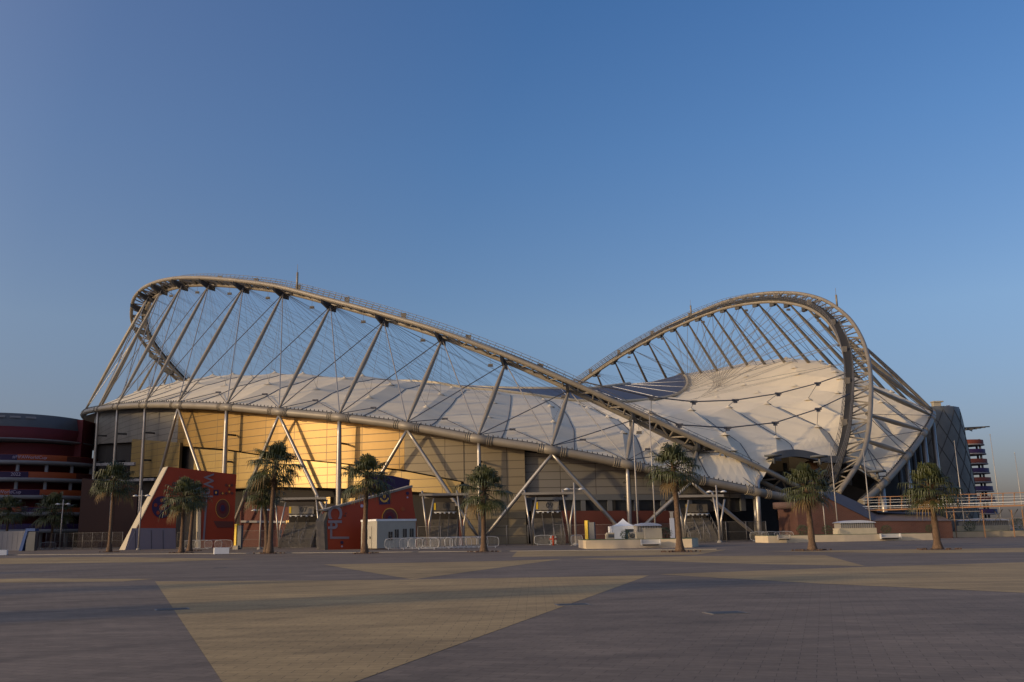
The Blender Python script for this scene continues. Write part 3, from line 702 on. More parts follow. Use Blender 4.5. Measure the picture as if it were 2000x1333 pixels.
# columns and raking legs
def base_pt(k, off=.6):
    i = k * NS; p = RL[i] + inward(RL, i) * off; return Vector((p.x, p.y, .0))
colk = [1, 3, 5, 7, 9, 11, 12, 13]
for k in colk:
    i = k * NS; t = RL[i] + Vector((0, 0, -.5)); q = base_pt(k, .2)
    if k == 1: continue
    s_ = MB(); r1 = .42 if k in (7, 9) else .34
    s_.tube([t, t.lerp(q, .1), t.lerp(q, .5), t.lerp(q, .9), q], [r1 * .65, r1 * .8, r1, r1 * .8, r1 * .6], 12); sb(s_, 'column', m_steel2)
    # twin bracket tying the column to the wall
    iw = inward(RL, i)
    for z in (.82, .62): 
        m = MB(); p = t.lerp(q, 1 - z); m.tube([p, p + iw * 2.0], .16, 6); sb(m, 'wall_bracket', m_dark)
for k in (2, 4, 6, 8, 10):
    t = RL[k * NS] + Vector((0, 0, -.5))
    for kk in (k - 1, k + 1):
        q = base_pt(kk, .8) + Vector((0, 0, .4)); q += (t - q).normalized() * .5
        s_ = MB(); r1 = .30; s_.tube([t, t.lerp(q, .1), t.lerp(q, .5), t.lerp(q, .9), q], [r1 * .6, r1 * .85, r1, r1 * .85, r1 * .5], 10); sb(s_, 'raking_leg', m_steel2)
# the curved forked column at the low end
s_ = MB(); s_.tube(cr([P(1484, 931, 132), P(1481, 940, 131.5), P(1479, 952, 130), P(1480, 975, 129), P(1484, 1055, 129)], 5), .36, 10); sb(s_, 'column', m_steel2)
s_ = MB(); s_.tube([P(1475, 968, 130.5), P(1478, 1055, 130.5)], .3, 10); sb(s_, 'column', m_steel2)
s_ = MB(); s_.tube([P(1539, 970, 134), P(1543, 1055, 134)], .33, 10); sb(s_, 'column', m_dkgrey)
# columns beneath the right ring
for k in (1, 2, 3, 4):
    i = k * NS; t = RR[i] + Vector((0, 0, -.5)); s_ = MB(); s_.tube([t, Vector((t.x, t.y, 0))], .42, 10); sb(s_, 'column', m_steel2)
    i += 5; t = RR[i] + inward(RR, i) * 3; s_ = MB(); s_.tube([t, Vector((t.x, t.y, 0))], .36, 10); sb(s_, 'column', m_dkgrey)
# entrance canopy under the roof at the low end
cc = cr([P(1484, 925, 137), P(1492, 910, 137.5), P(1512, 893, 138.5), P(1530, 887, 139), P(1555, 884.5, 140), P(1585, 889, 141), P(1610, 896, 142), P(1650, 899, 143), P(1705, 925, 142)], 5)
m = MB(); vs = []
for p in cc: vs += [p + Vector((0, 0, .5)), p + Vector((0, 0, -.6)), p + Vector((0, 3, .7)), p + Vector((0, 3, -.4))]
m.add(vs, [f for i in range(len(cc) - 1) for f in ((4 * i, 4 * i + 1, 4 * i + 5, 4 * i + 4), (4 * i + 1, 4 * i + 3, 4 * i + 7, 4 * i + 5), (4 * i, 4 * i + 4, 4 * i + 6, 4 * i + 2), (4 * i + 2, 4 * i + 6, 4 * i + 7, 4 * i + 3))], False)
sb(m, 'entrance_canopy', m_dkgrey)
for px, py in ((1510, 893), (1600, 895), (1713, 924), (1465, 945)):
    m = MB(); p = P(px, py, 137); m.lathe(p, [(0, .5), (1.3, .35), (1.3, .1), (.0, .0)], 14); m.tube([p + Vector((-.9, 0, -.6)), p + Vector((1.2, 0, -.5))], .1, 5); m.tube([p, p + Vector((.1, 0, -1))], .2, 6); sb(m, 'anchor_drum', m_dkgrey)
m = MB(); p = P(1582, 905, 146); m.lathe(Vector((p.x, p.y, P(1582, 925, 146).z)), [(1.5, -6), (1.6, 0), (1.3, 1.1), (.7, 1.9), (0, 2.1)], 16); sb(m, 'orange_dome', m_orange)
for px in (1533, 1592, 1632, 1656):
    m = MB(); p = P(px, 905, 148); m.tube([p, Vector((p.x, p.y, 0))], .35, 8); sb(m, 'column', m_dkgrey)
# end block of the left arch and ring
m = MB(); c = P(1582, 976, 133.5); m.prism([P(1561, 966, 133), P(1564, 957, 133), P(1582, 961, 133), P(1580, 988, 133), P(1562, 982, 133)], (0, 3, 0)); sb(m, 'end_block', m_steel)
m = MB(); m.prism([P(1580, 961, 132.5), P(1597, 966, 132), P(1597, 990, 132), P(1580, 988, 132.5)], (0, 3.5, 0)); sb(m, 'end_block', m_conc)
m = MB()
for y in (960, 968, 976, 984): m.tube([P(1548, y, 132.6), P(1566, y - 1, 132.6)], .12, 6)
for x in (1552, 1560): m.tube([P(x, 958, 132.6), P(x, 986, 132.6)], .12, 6)
sb(m, 'anchor_frame', m_steel)

# ------------------------------------------------------------------ gates in the facade
def gate(pl, pr, D, ytop, num, label, sx=0, bm=None):
    """pl, pr pixel columns of the outer legs"""
    g0 = GD((pl + pr) / 2, D); r = empty('gate_canopy', g0)
    tag(r, label, 'gate canopy', 'entrance gates along the stadium foot')
    A = GD(pl, D); B = GD(pr, D); W = (B - A).length; H = zat((pl + pr) / 2, ytop, D)
    def loc(mb, name, m, par=r):
        o = mb.build(name, m, None); o.parent = par; o.location = -Vector(g0) if par is r else Vector((0, 0, 0)); return o
    for X in (A, B):
        for d, l in ((-.5, 1), (.9, -1)):
            m = MB(); m.tube([X + Vector((0.3, -1.5, 0)), X + Vector((0.1 + d * .3, -1.5, H * .45)), X + Vector((d * 1.1, -1.5, H + .5 * l))], .13, 6); loc(m, 'leg', m_steel2)
    m = MB(); m.beam(A + Vector((-.9, -1.5, H)), B + Vector((.9, -1.5, H)), .35, .3); m.beam(A + Vector((-.5, 2, H - .2)), B + Vector((.5, 2, H - .2)), .3, .3)
    m.box((A + B) / 2 + Vector((0, .2, H - .1)), (W + .6, 3.4, .12)); loc(m, 'canopy_roof', m_conc)
    m = MB(); mc = (A + B) / 2 + Vector((0, .2, H - 1.5)); m.box(mc, (W * .62, .25, 1.1)); sg = loc(m, 'sign_board', bm or m_conc)  # board colour dimmed in place of undercroft shade
    o = textmesh('gate_number', num, .95, m_dark, sg, mc + Vector((W * .06, -.15, 0)), Matrix.Rotation(math.pi / 2, 3, 'X'))
    m = MB(); m.box(mc + Vector((-W * .27, -.14, 0)), (W * .05, .04, .9)); m2 = loc(m, 'sign_stripe', m_yellow)
    m = MB(); m.tube([mc + Vector((-W * .3, -.1, -.75)), mc + Vector((W * .35, -.1, -.75))], .05, 5)
    for k in range(5): m.box(mc + Vector((-W * .25 + k * W * .13, -.2, -.85)), (.25, .2, .2))
    loc(m, 'light_bar', m_whitem)
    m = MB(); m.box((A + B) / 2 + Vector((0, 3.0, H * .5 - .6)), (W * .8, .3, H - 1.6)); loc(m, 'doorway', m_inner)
    st = MB(); n = 22; hs = H * .52
    for k in range(n): st.box((A + B) / 2 + Vector((0, 1.5 - 5.2 + k * .24 + .12, hs * (k + 1) / n / 2)), (W * .78, .24, hs * (k + 1) / n))
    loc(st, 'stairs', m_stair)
    for sx_ in (-.39, -.13, .13, .39):
        m = MB(); m.tube([(A + B) / 2 + Vector((W * sx_, -3.7, .95)), (A + B) / 2 + Vector((W * sx_, 1.5, hs + .95))], .04, 5)
        for k in range(6): f = k / 5; q = (A + B) / 2 + Vector((W * sx_, -3.7 + 5.2 * f, hs * f)); m.tube([q, q + Vector((0, 0, .95))], .035, 4)
        loc(m, 'handrail', m_fence)
    return r
gate(1034, 1108, 119, 965, '09', 'grey gate canopy numbered 09 beside the tall tan wall, steep stairs behind', )
gate(546, 626, 128, 975, '07', 'gate canopy numbered 07 between the two red sign walls')
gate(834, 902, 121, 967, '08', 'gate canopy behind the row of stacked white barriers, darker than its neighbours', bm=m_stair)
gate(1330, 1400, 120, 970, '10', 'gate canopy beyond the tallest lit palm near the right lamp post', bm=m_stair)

# ------------------------------------------------------------------ helical car ramp building at left
D0 = 205; c0 = GD(28, D0); r_ = empty('ramp_building', c0)
tag(r_, 'round multi storey ramp building with orange banner parapets at the left edge', 'building')
Rr = 18.5
def zr(y, px=60): return zat(px, y, D0 - Rr + 1)
def pl_(mb, name, m, par=r_): 
    o = mb.build(name, m, None); o.parent = par; return o
m = MB(); m.lathe((0, 0, 0), [(Rr - 4.5, 0), (Rr - 4.5, zr(860))], 48); pl_(m, 'core_wall', m_maroon)
for i, (yb, ys) in enumerate(((886, 898), (920, 932), (955, 966.5), (990, 1000), (1023, 1034))):
    zt, zb = zr(yb), zr(ys); R1 = Rr + .25 * (i - 2)
    m = MB(); m.lathe((0, 0, 0), [(R1, zb), (R1 + .02, zt), (R1 - .25, zt), (R1 - .25, zb)], 64); pr = pl_(m, 'banner_parapet', m_sorange if i != 4 else m_purple)
    for a0, a1, mm in ((-1.15, -.85, m_purple), (-.3, -.1, m_brown), (-2.0, -1.75, m_purple), (-.1, .2, m_maroon)):
        a0 += .13 * i - .3; a1 += .13 * i - .3
        m = MB(); m.lathe((0, 0, 0), [(R1 + .05, zb + .05), (R1 + .06, zt - .05)], 12, a0=a0, a1=a1); pl_(m, 'banner_patch', mm, pr)
    m = MB(); m.lathe((0, 0, 0), [(Rr - 5, zb - .75), (R1 + .35, zb - .75), (R1 + .4, zb), (Rr - 5, zb)], 64); pl_(m, 'floor_slab', m_slab)
    if i in (0, 1, 2):
        a = (-1.02, -1.28, -1.25)[i]
        textmesh('banner_text', ('#FIFAWorldCup', 'Qatar          2022', '#FIFAWorldCup')[i], .95, m_lav, pr, Vector((math.cos(a) * (R1 + .3), math.sin(a) * (R1 + .3), (zt + zb) / 2)), Matrix.Rotation(a + math.pi / 2, 3, 'Z') @ Matrix.Rotation(math.pi / 2, 3, 'X'))
for k in range(20):
    a = 2 * math.pi * k / 20 + .12; m = MB(); m.tube([(math.cos(a) * (Rr - .9), math.sin(a) * (Rr - .9), 0), (math.cos(a) * (Rr - .9), math.sin(a) * (Rr - .9), zr(890))], .38, 8); pl_(m, 'pillar', m_slab)
c1 = Vector((-3.2, 0, 0))
m = MB(); m.lathe(c1, [(Rr - 1.0, zr(853)), (Rr - .6, zr(830)), (Rr - 1.2, zr(830))], 64); pl_(m, 'maroon_band', m_maroon)
m = MB(); m.lathe(c1, [(Rr - .75, zr(830)), (Rr - 1.3, zr(804)), (Rr - 1.8, zr(803)), (0, zr(806))], 64); pl_(m, 'upper_drum', m_dkgrey)
m = MB(); m.lathe(c1, [(Rr - 5, zr(856) - .3), (Rr - .2, zr(856)), (Rr, zr(853)), (Rr - 5, zr(852))], 64); pl_(m, 'soffit_ring', m_slab)
for k in range(4):
    a = -1.45 + k * .17; m = MB(); m.lathe(c1, [(Rr - .85, zr(813)), (Rr - .95, zr(809))], 4, a0=a, a1=a + .12); pl_(m, 'louvre', m_slab)
m = MB(); m.box(c1 + Vector((Rr * .86, -1.0, zr(845))), (4.5, 6, 8.5)); pl_(m, 'stair_tower', m_maroon)
# brown lower block linking ramp and stadium
m = MB(); a = GD(150, 178); bb = GD(262, 170); m.prism([Vector((a.x, a.y, 0)), Vector((bb.x, bb.y, 0)), Vector((bb.x, bb.y, zat(262, 950, 170))), Vector((a.x, a.y, zat(150, 935, 178)))], (2, 8, 0))
lb = m.build('link_building', m_red); lb.data.materials.clear(); lb.data.materials.append(mat('brown_block', (0.05, 0.022, 0.015), .9)); tag(lb, 'low dark red block between the ramp building and the stadium wall', 'building')

# unseen slab block added to shade the ramp building and far left wall
m = MB(); ob_ = empty('shade_block', (-158, 160, 0)); tag(ob_, 'unseen slab block added beyond the left edge for its shade', 'building')
m.box((0, 0, 23), (18, 104, 46)); w_ = m.build('wall', m_conc, ob_)
m = MB()
for k in range(12):
    for y in range(-46, 47, 7): m.box((9.05, y, 4 + k * 3.3), (.2, 4.5, 1.8))
m.build('window', m_glass, ob_)

# ------------------------------------------------------------------ right hand buildings
D0 = 205; c0 = GD(1843, D0); t_ = empty('lattice_tower', c0)
tag(t_, 'dark barrel shaped tower with diamond cladding behind the right ring', 'tower')
Hh = zat(1850, 800, D0)
prof = [(7.3, 0), (7.45, 4), (7.4, 9), (7.2, 14), (6.95, 19), (6.6, 24), (6.3, Hh - .4), (6.1, Hh)]
m = MB(); m.lathe((0, 0, 0), prof + [(0, Hh - .1)], 48); m.build('shell', mat('tower_cladding', (0.13, 0.135, 0.13), .5, .2, noise=(.4, .15)), t_)
m = MB()
for sg in (1, -1):
    for k in range(14):
        a0 = 2 * math.pi * k / 14; pts = []
        for j in range(25):
            z = Hh * j / 24; R_ = float(np.interp(z, [q[1] for q in prof], [q[0] for q in prof])); a = a0 + sg * z * .075
            pts.append((math.cos(a) * (R_ + .03), math.sin(a) * (R_ + .03), z))
        m.tube(pts, .07, 4)
m.build('cladding_joint', m_dark, t_)
m = MB(); m.box((.3, -3, Hh + .6), (1.6, 1.2, 1.2)); m.box((.5, -3, Hh + 1.35), (2.3, 1.6, .25)); m.build('roof_vent', m_cream, t_)
m = MB(); m.tube([(4.0, -1, Hh - .2), (4.0, -1, Hh + .5)], .07, 5); m.lathe((4, -1, Hh + .5), [(0, 0), (.5, .15), (.45, .3), (0, .35)], 10); m.build('dish', m_white, t_)
D0 = 290; c0 = GD(1906, D0); t_ = empty('ramp_tower', c0); tag(t_, 'slender open ramp tower with red banded discs behind the barrel shaped tower', 'tower')
m = MB()
zt = zat(1910, 842, D0)
for k in range(5): a = k * 1.257 + .3; m.tube([(math.cos(a) * 4.6, math.sin(a) * 4.6, 0), (math.cos(a) * 4.6, math.sin(a) * 4.6, zt - 3)], .35, 6)
m.tube([(-1, 0, 0), (-1, 0, zt)], .8, 8); m.build('pillar', m_dkgrey, t_)
for k, y in enumerate((866, 884, 903, 921, 939, 956, 975, 1000)):
    z = zat(1910, y, D0); R_ = 5.3 + .2 * k; m = MB(); m.lathe((0, 0, 0), [(R_, z - .55), (R_, z + .75), (R_ - .3, z + .75), (R_ - .3, z - .5)], 32); q = m.build('banner_ring', m_brownred if k % 2 == 0 else m_purple, t_)
    m = MB(); m.lathe((0, 0, 0), [(0, z - .6), (R_ + .2, z - .6), (R_ + .2, z - .95), (0, z - .9)], 32); m.build('floor_slab', m_slab, q)
m = MB()
for k in range(5): m.beam((-2 - k * .2, -4 + k * 2, zt + .6), (7 - k * .3, -3 + k * 2, zt + 1.0), .2, .35)
m.beam((-1, -4, zt + .4), (5, 4, zt + .4), .2, .3); m.beam((5, -4, zt + .9), (0, 4, zt + .3), .2, .3); m.build('roof_frame', m_dark, t_)

# brick abutment wedge
ab = empty('brick_abutment', GD(1700, 120)); tag(ab, 'brick abutment wedge with grey coping under the foot of the arches', 'abutment')
def wpart(mb, name, m, par):
    o = mb.build(name, m, None); o.parent = par; off = Vector(par.location); q = par.parent
    while q is not None: off += Vector(q.location); q = q.parent
    o.location = -off; return o
DF = 120
front = [P(1556, 990, DF), P(1590, 961, DF), P(1705, 1018, DF), P(1858, 1018, DF)]
L0 = front[0]; base = [Vector((q.x, q.y, 0)) for q in front]
m = MB(); 
fp = [base[0], base[3], front[3], front[2], front[1], front[0]]
m.add(fp, [(0, 1, 2, 3, 4, 5)], uvs=[[(q.x, q.z) for q in fp]])
sp_ = [base[0], front[0], front[0] + Vector((0, 8, 0)), base[0] + Vector((0, 8, 0))]
m.add(sp_, [(0, 1, 2, 3)], uvs=[[(q.y, q.z) for q in sp_]])
sp_ = [base[3], base[3] + Vector((0, 12, 0)), front[3] + Vector((0, 12, 0)), front[3]]
m.add(sp_, [(0, 1, 2, 3)], uvs=[[(q.y, q.z) for q in sp_]])
wpart(m, 'brick_wall', m_brick, ab)
back = [P(1575, 975, DF + 9), P(1632, 961, DF + 9), P(1717, 1000, DF + 9), P(1822, 1001, DF + 9)]
m = MB(); f2 = [q + Vector((0, -.15, .02)) for q in front]
m.add(f2 + back, [(0, 1, 5, 4), (1, 2, 6, 5), (2, 3, 7, 6)]); m.add([Vector((q.x, q.y + .2, 0)) for q in back] + [q + Vector((0, .2, -.05)) for q in back], [(0, 4, 5, 1), (1, 5, 6, 2), (2, 6, 7, 3)])
m.add([f2[3], base[3] + Vector((0.02, 9, 0)), back[3]], [(0, 1, 2)])
wpart(m, 'coping', m_coping, ab)
m = MB(); a_, b2 = P(1532, 990, DF + 2), P(1560, 990, DF + 2)
m.lathe((a_ + b2) / 2 + Vector((.2, 1.2, 0)), [(1.9, 0.6), (2.2, .6), (2.2, -.2), (1.9, -.3)], 20); wpart(m, 'brick_drum', m_brick, ab)

# footbridge with orange railings
fb = empty('footbridge', GD(1850, 128)); tag(fb, 'scaffold like footbridge with orange rails running off to the right', 'footbridge')
Df = lambda px: 126 - (px - 1690) * .02
def fp_(px, y, d=0): return P(px, y, Df(px) + d)
def yb(px, y0, y1): return y0 + (y1 - y0) * (px - 1690) / 310
m = MB(); m.beam(fp_(1680, 998), fp_(2080, 985), .2, .16); m.beam(fp_(1680, 998, 3), fp_(2080, 985, 3), .2, .16)
m.prism([fp_(1680, 998), fp_(2080, 985), fp_(2080, 985, 3), fp_(1680, 998, 3)], (0, 0, .1)); wpart(m, 'deck', m_orange, fb)
for d in (0, 3):
    m = MB(); m.beam(fp_(1690, 972, d), fp_(2080, 960, d), .09, .09); wpart(m, 'top_rail', m_orange, fb)
    for q0, q1 in ((978, 967), (983, 972), (990, 978), (994, 982)):
        m = MB(); m.beam(fp_(1685, q0, d), fp_(2080, q1, d), .05 if q0 != 990 else .14, .05 if q0 != 990 else .12); wpart(m, 'rail', m_whitem, fb)
    px = 1695
    while px < 2080:
        m = MB(); y0 = 972 - (px - 1690) / 390 * 12; y1 = 998 - (px - 1680) / 400 * 13; m.beam(fp_(px, y0, d), fp_(px, y1, d), .1, .1); wpart(m, 'rail_post', m_orange, fb); px += 22
for px in (1848, 1862, 1918, 1975, 1996, 2040):
    for d in (0, 3):
        q = fp_(px, 996, d); m = MB(); m.beam(q, Vector((q.x, q.y, 0)), .10, .10); wpart(m, 'leg', m_orange, fb)
m = MB(); m.beam(fp_(1843, 1000), fp_(1915, 999), .1, .1)
for px in range(1850, 2060, 30): m.tube([fp_(px, 995, 1.5), fp_(px + 18, 1022, 1.5)], .05, 4); m.tube([fp_(px + 18, 995, 1.5), fp_(px, 1022, 1.5)], .05, 4)
m.beam(fp_(1850, 1016), fp_(2060, 1010), .08, .08)
wpart(m, 'cross_brace', m_fence, fb)

# ------------------------------------------------------------------ red sign walls
NN_ = Vector((.64, -1, 0)).normalized()
sw = empty('sign_wall', GD(350, 135)); tag(sw, 'leaning red sign wall with portal, Wel lettering and a purple ball pattern', 'sign wall', None)
D = 140; TH_ = -NN_ * 1.6
SL = .64; TN = Vector((1, SL, 0)).normalized(); NN = Vector((SL, -1, 0)).normalized(); PLN = GD(240, 131)
def W(px, y, d=0.0, DD=None):
    r = raydir(px, y); o = PLN + NN * d; k = (o.x * NN.x + o.y * NN.y) / (r.x * NN.x + r.y * NN.y)
    return Vector((r.x * k, r.y * k, max(0.0, EYE + r.z * k)))
def back(px, y, q, dep): return P(px, y, q.y + dep)
def polyp(mb, pts, d=0.0, th=None, DD=None): mb.prism([W(x, y, d, DD) for x, y in pts], th or NN * -.05)
gy = 1085
m = MB(); polyp(m, [(327, 912), (462, 927), (460, 962), (456, gy - 3), (390, gy - 2), (391, 968), (343, 975), (343, gy - 1), (243, gy)], 0, TH_); wpart(m, 'wall_panel', m_sred, sw)
def side(mb, f0, f1, b0, b1, dep=1.8):
    a, b_ = W(*f0, .03), W(*f1, .03); c, d_ = P(*b1, b_.y + dep), P(*b0, a.y + dep); b_.z = max(b_.z, .0); c.z = max(c.z, 0) if c.z > .8 else 0
    mb.prism([a, b_, c, d_], Vector((.12, .03, 0)))
m = MB(); side(m, (327, 911.5), (243, gy), (318, 914), (233, 1072)); wpart(m, 'edge_trim', m_cream, sw)
m = MB(); side(m, (391, 968), (389.5, gy), (384, 970), (382.5, 1072)); wpart(m, 'edge_trim', m_cream, sw)
m = MB(); polyp(m, [(258, 1032), (343, 1032), (343, gy - 1.5), (243.5, gy - .5)], .06); wpart(m, 'lavender_skirt', m_lavdim, sw)
# ball pattern
m = MB(); bc = (316, 991)
def disc(mb, cx, cy, rx, ry, d, n=20, a0=0): mb.prism([W(cx + rx * math.cos(a0 + 2 * math.pi * k / n), cy + ry * math.sin(a0 + 2 * math.pi * k / n), d) for k in range(n)], NN * -.04)
disc(m, *bc, 19.5, 21.5, .08, 28); bp_ = wpart(m, 'ball_pattern', m_purple, sw)
m = MB(); disc(m, *bc, 6, 7, .13, 5, -1.57)
for k in range(5):
    a = 2 * math.pi * k / 5 + .94; disc(m, bc[0] + 12.5 * math.cos(a), bc[1] + 13.5 * math.sin(a), 3.6, 4.2, .13, 6, a)
wpart(m, 'ball_hexagon', m_sred, bp_)
rotv = Matrix.Rotation(math.pi / 2, 3, 'X') @ Matrix.Rotation(-math.pi / 2, 3, 'Z')
o = textmesh('lettering', 'Wel', 2.1, m_lavdim, sw, W(406, 949, .1) - Vector(sw.location), Matrix.Rotation(math.atan(SL), 3, 'Z') @ rotv, 1.0, .03)
m = MB(); polyp(m, [(402, 968), (405.5, 968), (399.5, 1056), (396, 1056)], .06); wpart(m, 'lavender_line', m_lavdim, sw)
m = MB(); disc(m, 435, 994, 14, 19, .07, 28); md = wpart(m, 'medallion', m_gold, sw)
m = MB(); disc(m, 435, 994, 13, 18, .12, 28); wpart(m, 'medallion_ring', m_brown, md)
m = MB(); disc(m, 435, 993, 8, 11, .17, 22); wpart(m, 'medallion_ring', m_maroon, md)
m = MB(); disc(m, 435, 993, 4.5, 6.5, .22, 16); wpart(m, 'medallion_ring', m_purple, md)
m = MB(); polyp(m, [(417, 957), (427, 957), (427, 968), (417, 968)], .07); q = wpart(m, 'emblem_square', m_purple, sw)
m = MB(); disc(m, 422, 962.5, 2.2, 3, .12, 4, 0); wpart(m, 'emblem_leaf', m_gold, q)
m = MB()
for x, y in ((432, 964), (442, 964), (448, 956), (453, 964), (442, 948), (453, 948)): disc(m, x, y, 3.2, 3.6, .08, 4, 0)
wpart(m, 'cross_pattern', m_brown, sw)
m = MB()
for x, y in ((435, 964), (448, 949), (448, 961)): disc(m, x, y, 1.8, 2.2, .13, 4, 0)
wpart(m, 'cross_pattern', m_gold, sw)
m = MB(); polyp(m, [(417, 1018), (456, 1019), (455, 1031), (424, 1031)], .06); wpart(m, 'dark_patch', m_brown, sw)
for x in (264, 295, 318): 
    m = MB(); polyp(m, [(x, 1036), (x + .8, 1036), (x + .6, gy - 1), (x - .2, gy - 1)], .1); wpart(m, 'panel_joint', m_dark, sw)

PLN = GD(635, 103.5); sw2 = empty('sign_wall', GD(720, 106)); tag(sw2, 'red sign wall rising to the right behind the white cabin, Ch lettering', 'sign wall')
D = 107; gy = 1085
m = MB(); polyp(m, [(640, 997), (804, 952), (807, 985), (813, 1022), (814, gy - 1), (635, gy), (633, 1020)], 0, NN * -1.4); wpart(m, 'wall_panel', m_sred, sw2)
m = MB(); polyp(m, [(628, 996.5), (641, 993.5), (806, 948), (806, 952), (641, 997), (634, 999)], .12, NN * -1.6); wpart(m, 'top_trim', m_conc, sw2)
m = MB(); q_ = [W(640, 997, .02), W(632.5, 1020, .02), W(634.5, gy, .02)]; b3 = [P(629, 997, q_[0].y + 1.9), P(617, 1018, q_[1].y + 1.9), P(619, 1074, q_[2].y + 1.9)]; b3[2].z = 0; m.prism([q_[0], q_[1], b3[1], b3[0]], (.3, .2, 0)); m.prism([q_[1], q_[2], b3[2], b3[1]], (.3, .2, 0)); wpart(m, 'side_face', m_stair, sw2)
o = textmesh('lettering', 'Ch', 2.3, m_lavdim, sw2, W(653, 1011, .1) - Vector(sw2.location), Matrix.Rotation(math.atan(SL), 3, 'Z') @ rotv, 1.0, .05)
m = MB(); polyp(m, [(645, 1022), (649, 1022), (649, 1048.5), (682, 1048.5), (682, 1053), (645, 1053)], .06); wpart(m, 'lavender_line', m_lavdim, sw2)
m = MB(); polyp(m, [(740, 968), (761, 963), (762, 985), (741, 986)], .07); q = wpart(m, 'emblem_square', m_purple, sw2)
m = MB(); arc_ = [(751 + 8.5 * math.cos(a), 972 + 9.5 * math.sin(a)) for a in np.linspace(0.1, math.pi - .1, 14)] + [(751 + 5.5 * math.cos(a), 972 + 6 * math.sin(a)) for a in np.linspace(math.pi - .1, .1, 14)]
polyp(m, arc_, .12); wpart(m, 'emblem_bowl', m_gold, q)
m = MB(); disc(m, 751, 970, 2.4, 4, .12, 8); wpart(m, 'emblem_drop', m_gold, q)
def ogive(cx, w, y0, y1, ys):
    L = [(cx - w, y1), (cx - w, ys)]; 
    for k in range(1, 10): f = k / 10; L.append((cx - w * (1 - f ** 1.6), ys + (y0 - ys) * math.sin(f * math.pi / 2)))
    L.append((cx, y0)); L += [(2 * cx - x, y) for x, y in L[-2::-1]]; return L
m = MB(); polyp(m, ogive(761.5, 15, 992.5, 1019, 1009), .07); q = wpart(m, 'arch_pattern', m_gold, sw2)
m = MB(); polyp(m, ogive(761.5, 13.8, 994.5, 1019, 1009), .12); wpart(m, 'arch_ring', m_brown, q)
m = MB(); polyp(m, ogive(761.5, 9, 1000, 1019, 1012), .17); wpart(m, 'arch_ring', m_maroon, q)
m = MB(); polyp(m, ogive(761.5, 4.5, 1008, 1019, 1015), .22); wpart(m, 'arch_ring', m_purple, q)
for x, y, r1, mm in ((787, 995, 4, m_sorange), (796, 964, 3, m_purple), (796, 972, 1.6, m_lav), (707, 988.5, 3, m_lav), (668, 1060, 3, m_purple), (668, 1067.5, 1.8, m_lav), (674, 1008, 2, m_brown), (676, 1003, 1.6, m_brown)):
    m = MB(); disc(m, x, y, r1, r1 * 1.1, .07, 12); wpart(m, 'dot_pattern', mm, sw2)
PLN = GD(765, 116); pp = empty('purple_panel', GD(765, 116)); D = 116
m = MB(); polyp(m, [(718, 925), (768, 930), (800, 937), (797, 965), (800, 1060), (722, 1060)], 0, Vector((0, .6, 0))); tag(pp, 'dark purple sign panel showing above the rising red sign wall', 'sign panel'); wpart(m, 'panel', m_purple, pp)
m = MB(); polyp(m, [(699, 978), (707, 950), (712, 950), (712, 978)], .1); wpart(m, 'edge_trim', m_conc, pp)

# ------------------------------------------------------------------ white cabin
cb = empty('site_cabin', GD(757, 101), 0); tag(cb, 'white portable cabin with four small windows in front of the red sign wall', 'cabin')
a, b_, c_ = GD(705, 103.5), GD(736, 99.5), GD(812, 102.4)
hc = 3.15
A_, B_, C_ = [Vector((q.x, q.y, .12)) for q in (a, b_, c_)]; ex = (C_ - B_); ey = (A_ - B_); ey = ey.normalized() * 2.4
ex_n = ex.normalized(); ey = Vector((-ex_n.y, ex_n.x, 0)) * 2.0 + Vector((-.55, 0, 0)) 
ey = (A_ - B_)
m = MB(); m.prism([B_, C_, C_ + ey, A_], (0, 0, hc - .25)); wpart(m, 'body', m_cabin, cb)
m = MB(); o3 = ex_n * .06; m.prism([B_ + Vector((-.08, -.06, hc - .25)), C_ + Vector((.08, -.06, hc - .25)), C_ + ey + Vector((.06, .1, hc - .25)), A_ + Vector((-.08, .1, hc - .25))], (0, 0, .22)); wpart(m, 'roof', m_white, cb)
nrm = Vector((ex_n.y, -ex_n.x, 0))
if nrm.y > 0: nrm = -nrm
for f, z in ((.34, 1.3), (.50, 1.55), (.71, 1.6), (.89, 1.62)):
    m = MB(); p = B_ + ex * f + nrm * .02; u = ex_n
    for s_ in (-.14, .14): m.prism([p + u * (s_ - .1) + Vector((0, 0, z - .45)), p + u * (s_ + .1) + Vector((0, 0, z - .45)), p + u * (s_ + .1) + Vector((0, 0, z + .45)), p + u * (s_ - .1) + Vector((0, 0, z + .45))], nrm * .03)
    q = wpart(m, 'window', m_glass, cb)
ln = Vector((-ey.y, ey.x, 0)).normalized(); 
if ln.x > 0: ln = -ln
m = MB(); eyn = ey.normalized(); p = B_ + ey * .5 + ln * .02
m.prism([p - eyn * .85 + Vector((0, 0, .05)), p + eyn * .85 + Vector((0, 0, .05)), p + eyn * .85 + Vector((0, 0, 2.4)), p - eyn * .85 + Vector((0, 0, 2.4))], ln * .03); q = wpart(m, 'door', m_cabin, cb)
m = MB(); m.box(p - eyn * .6 + ln * .08 + Vector((0, 0, 1.15)), (.12, .12, .25)); wpart(m, 'handle', m_dark, q)

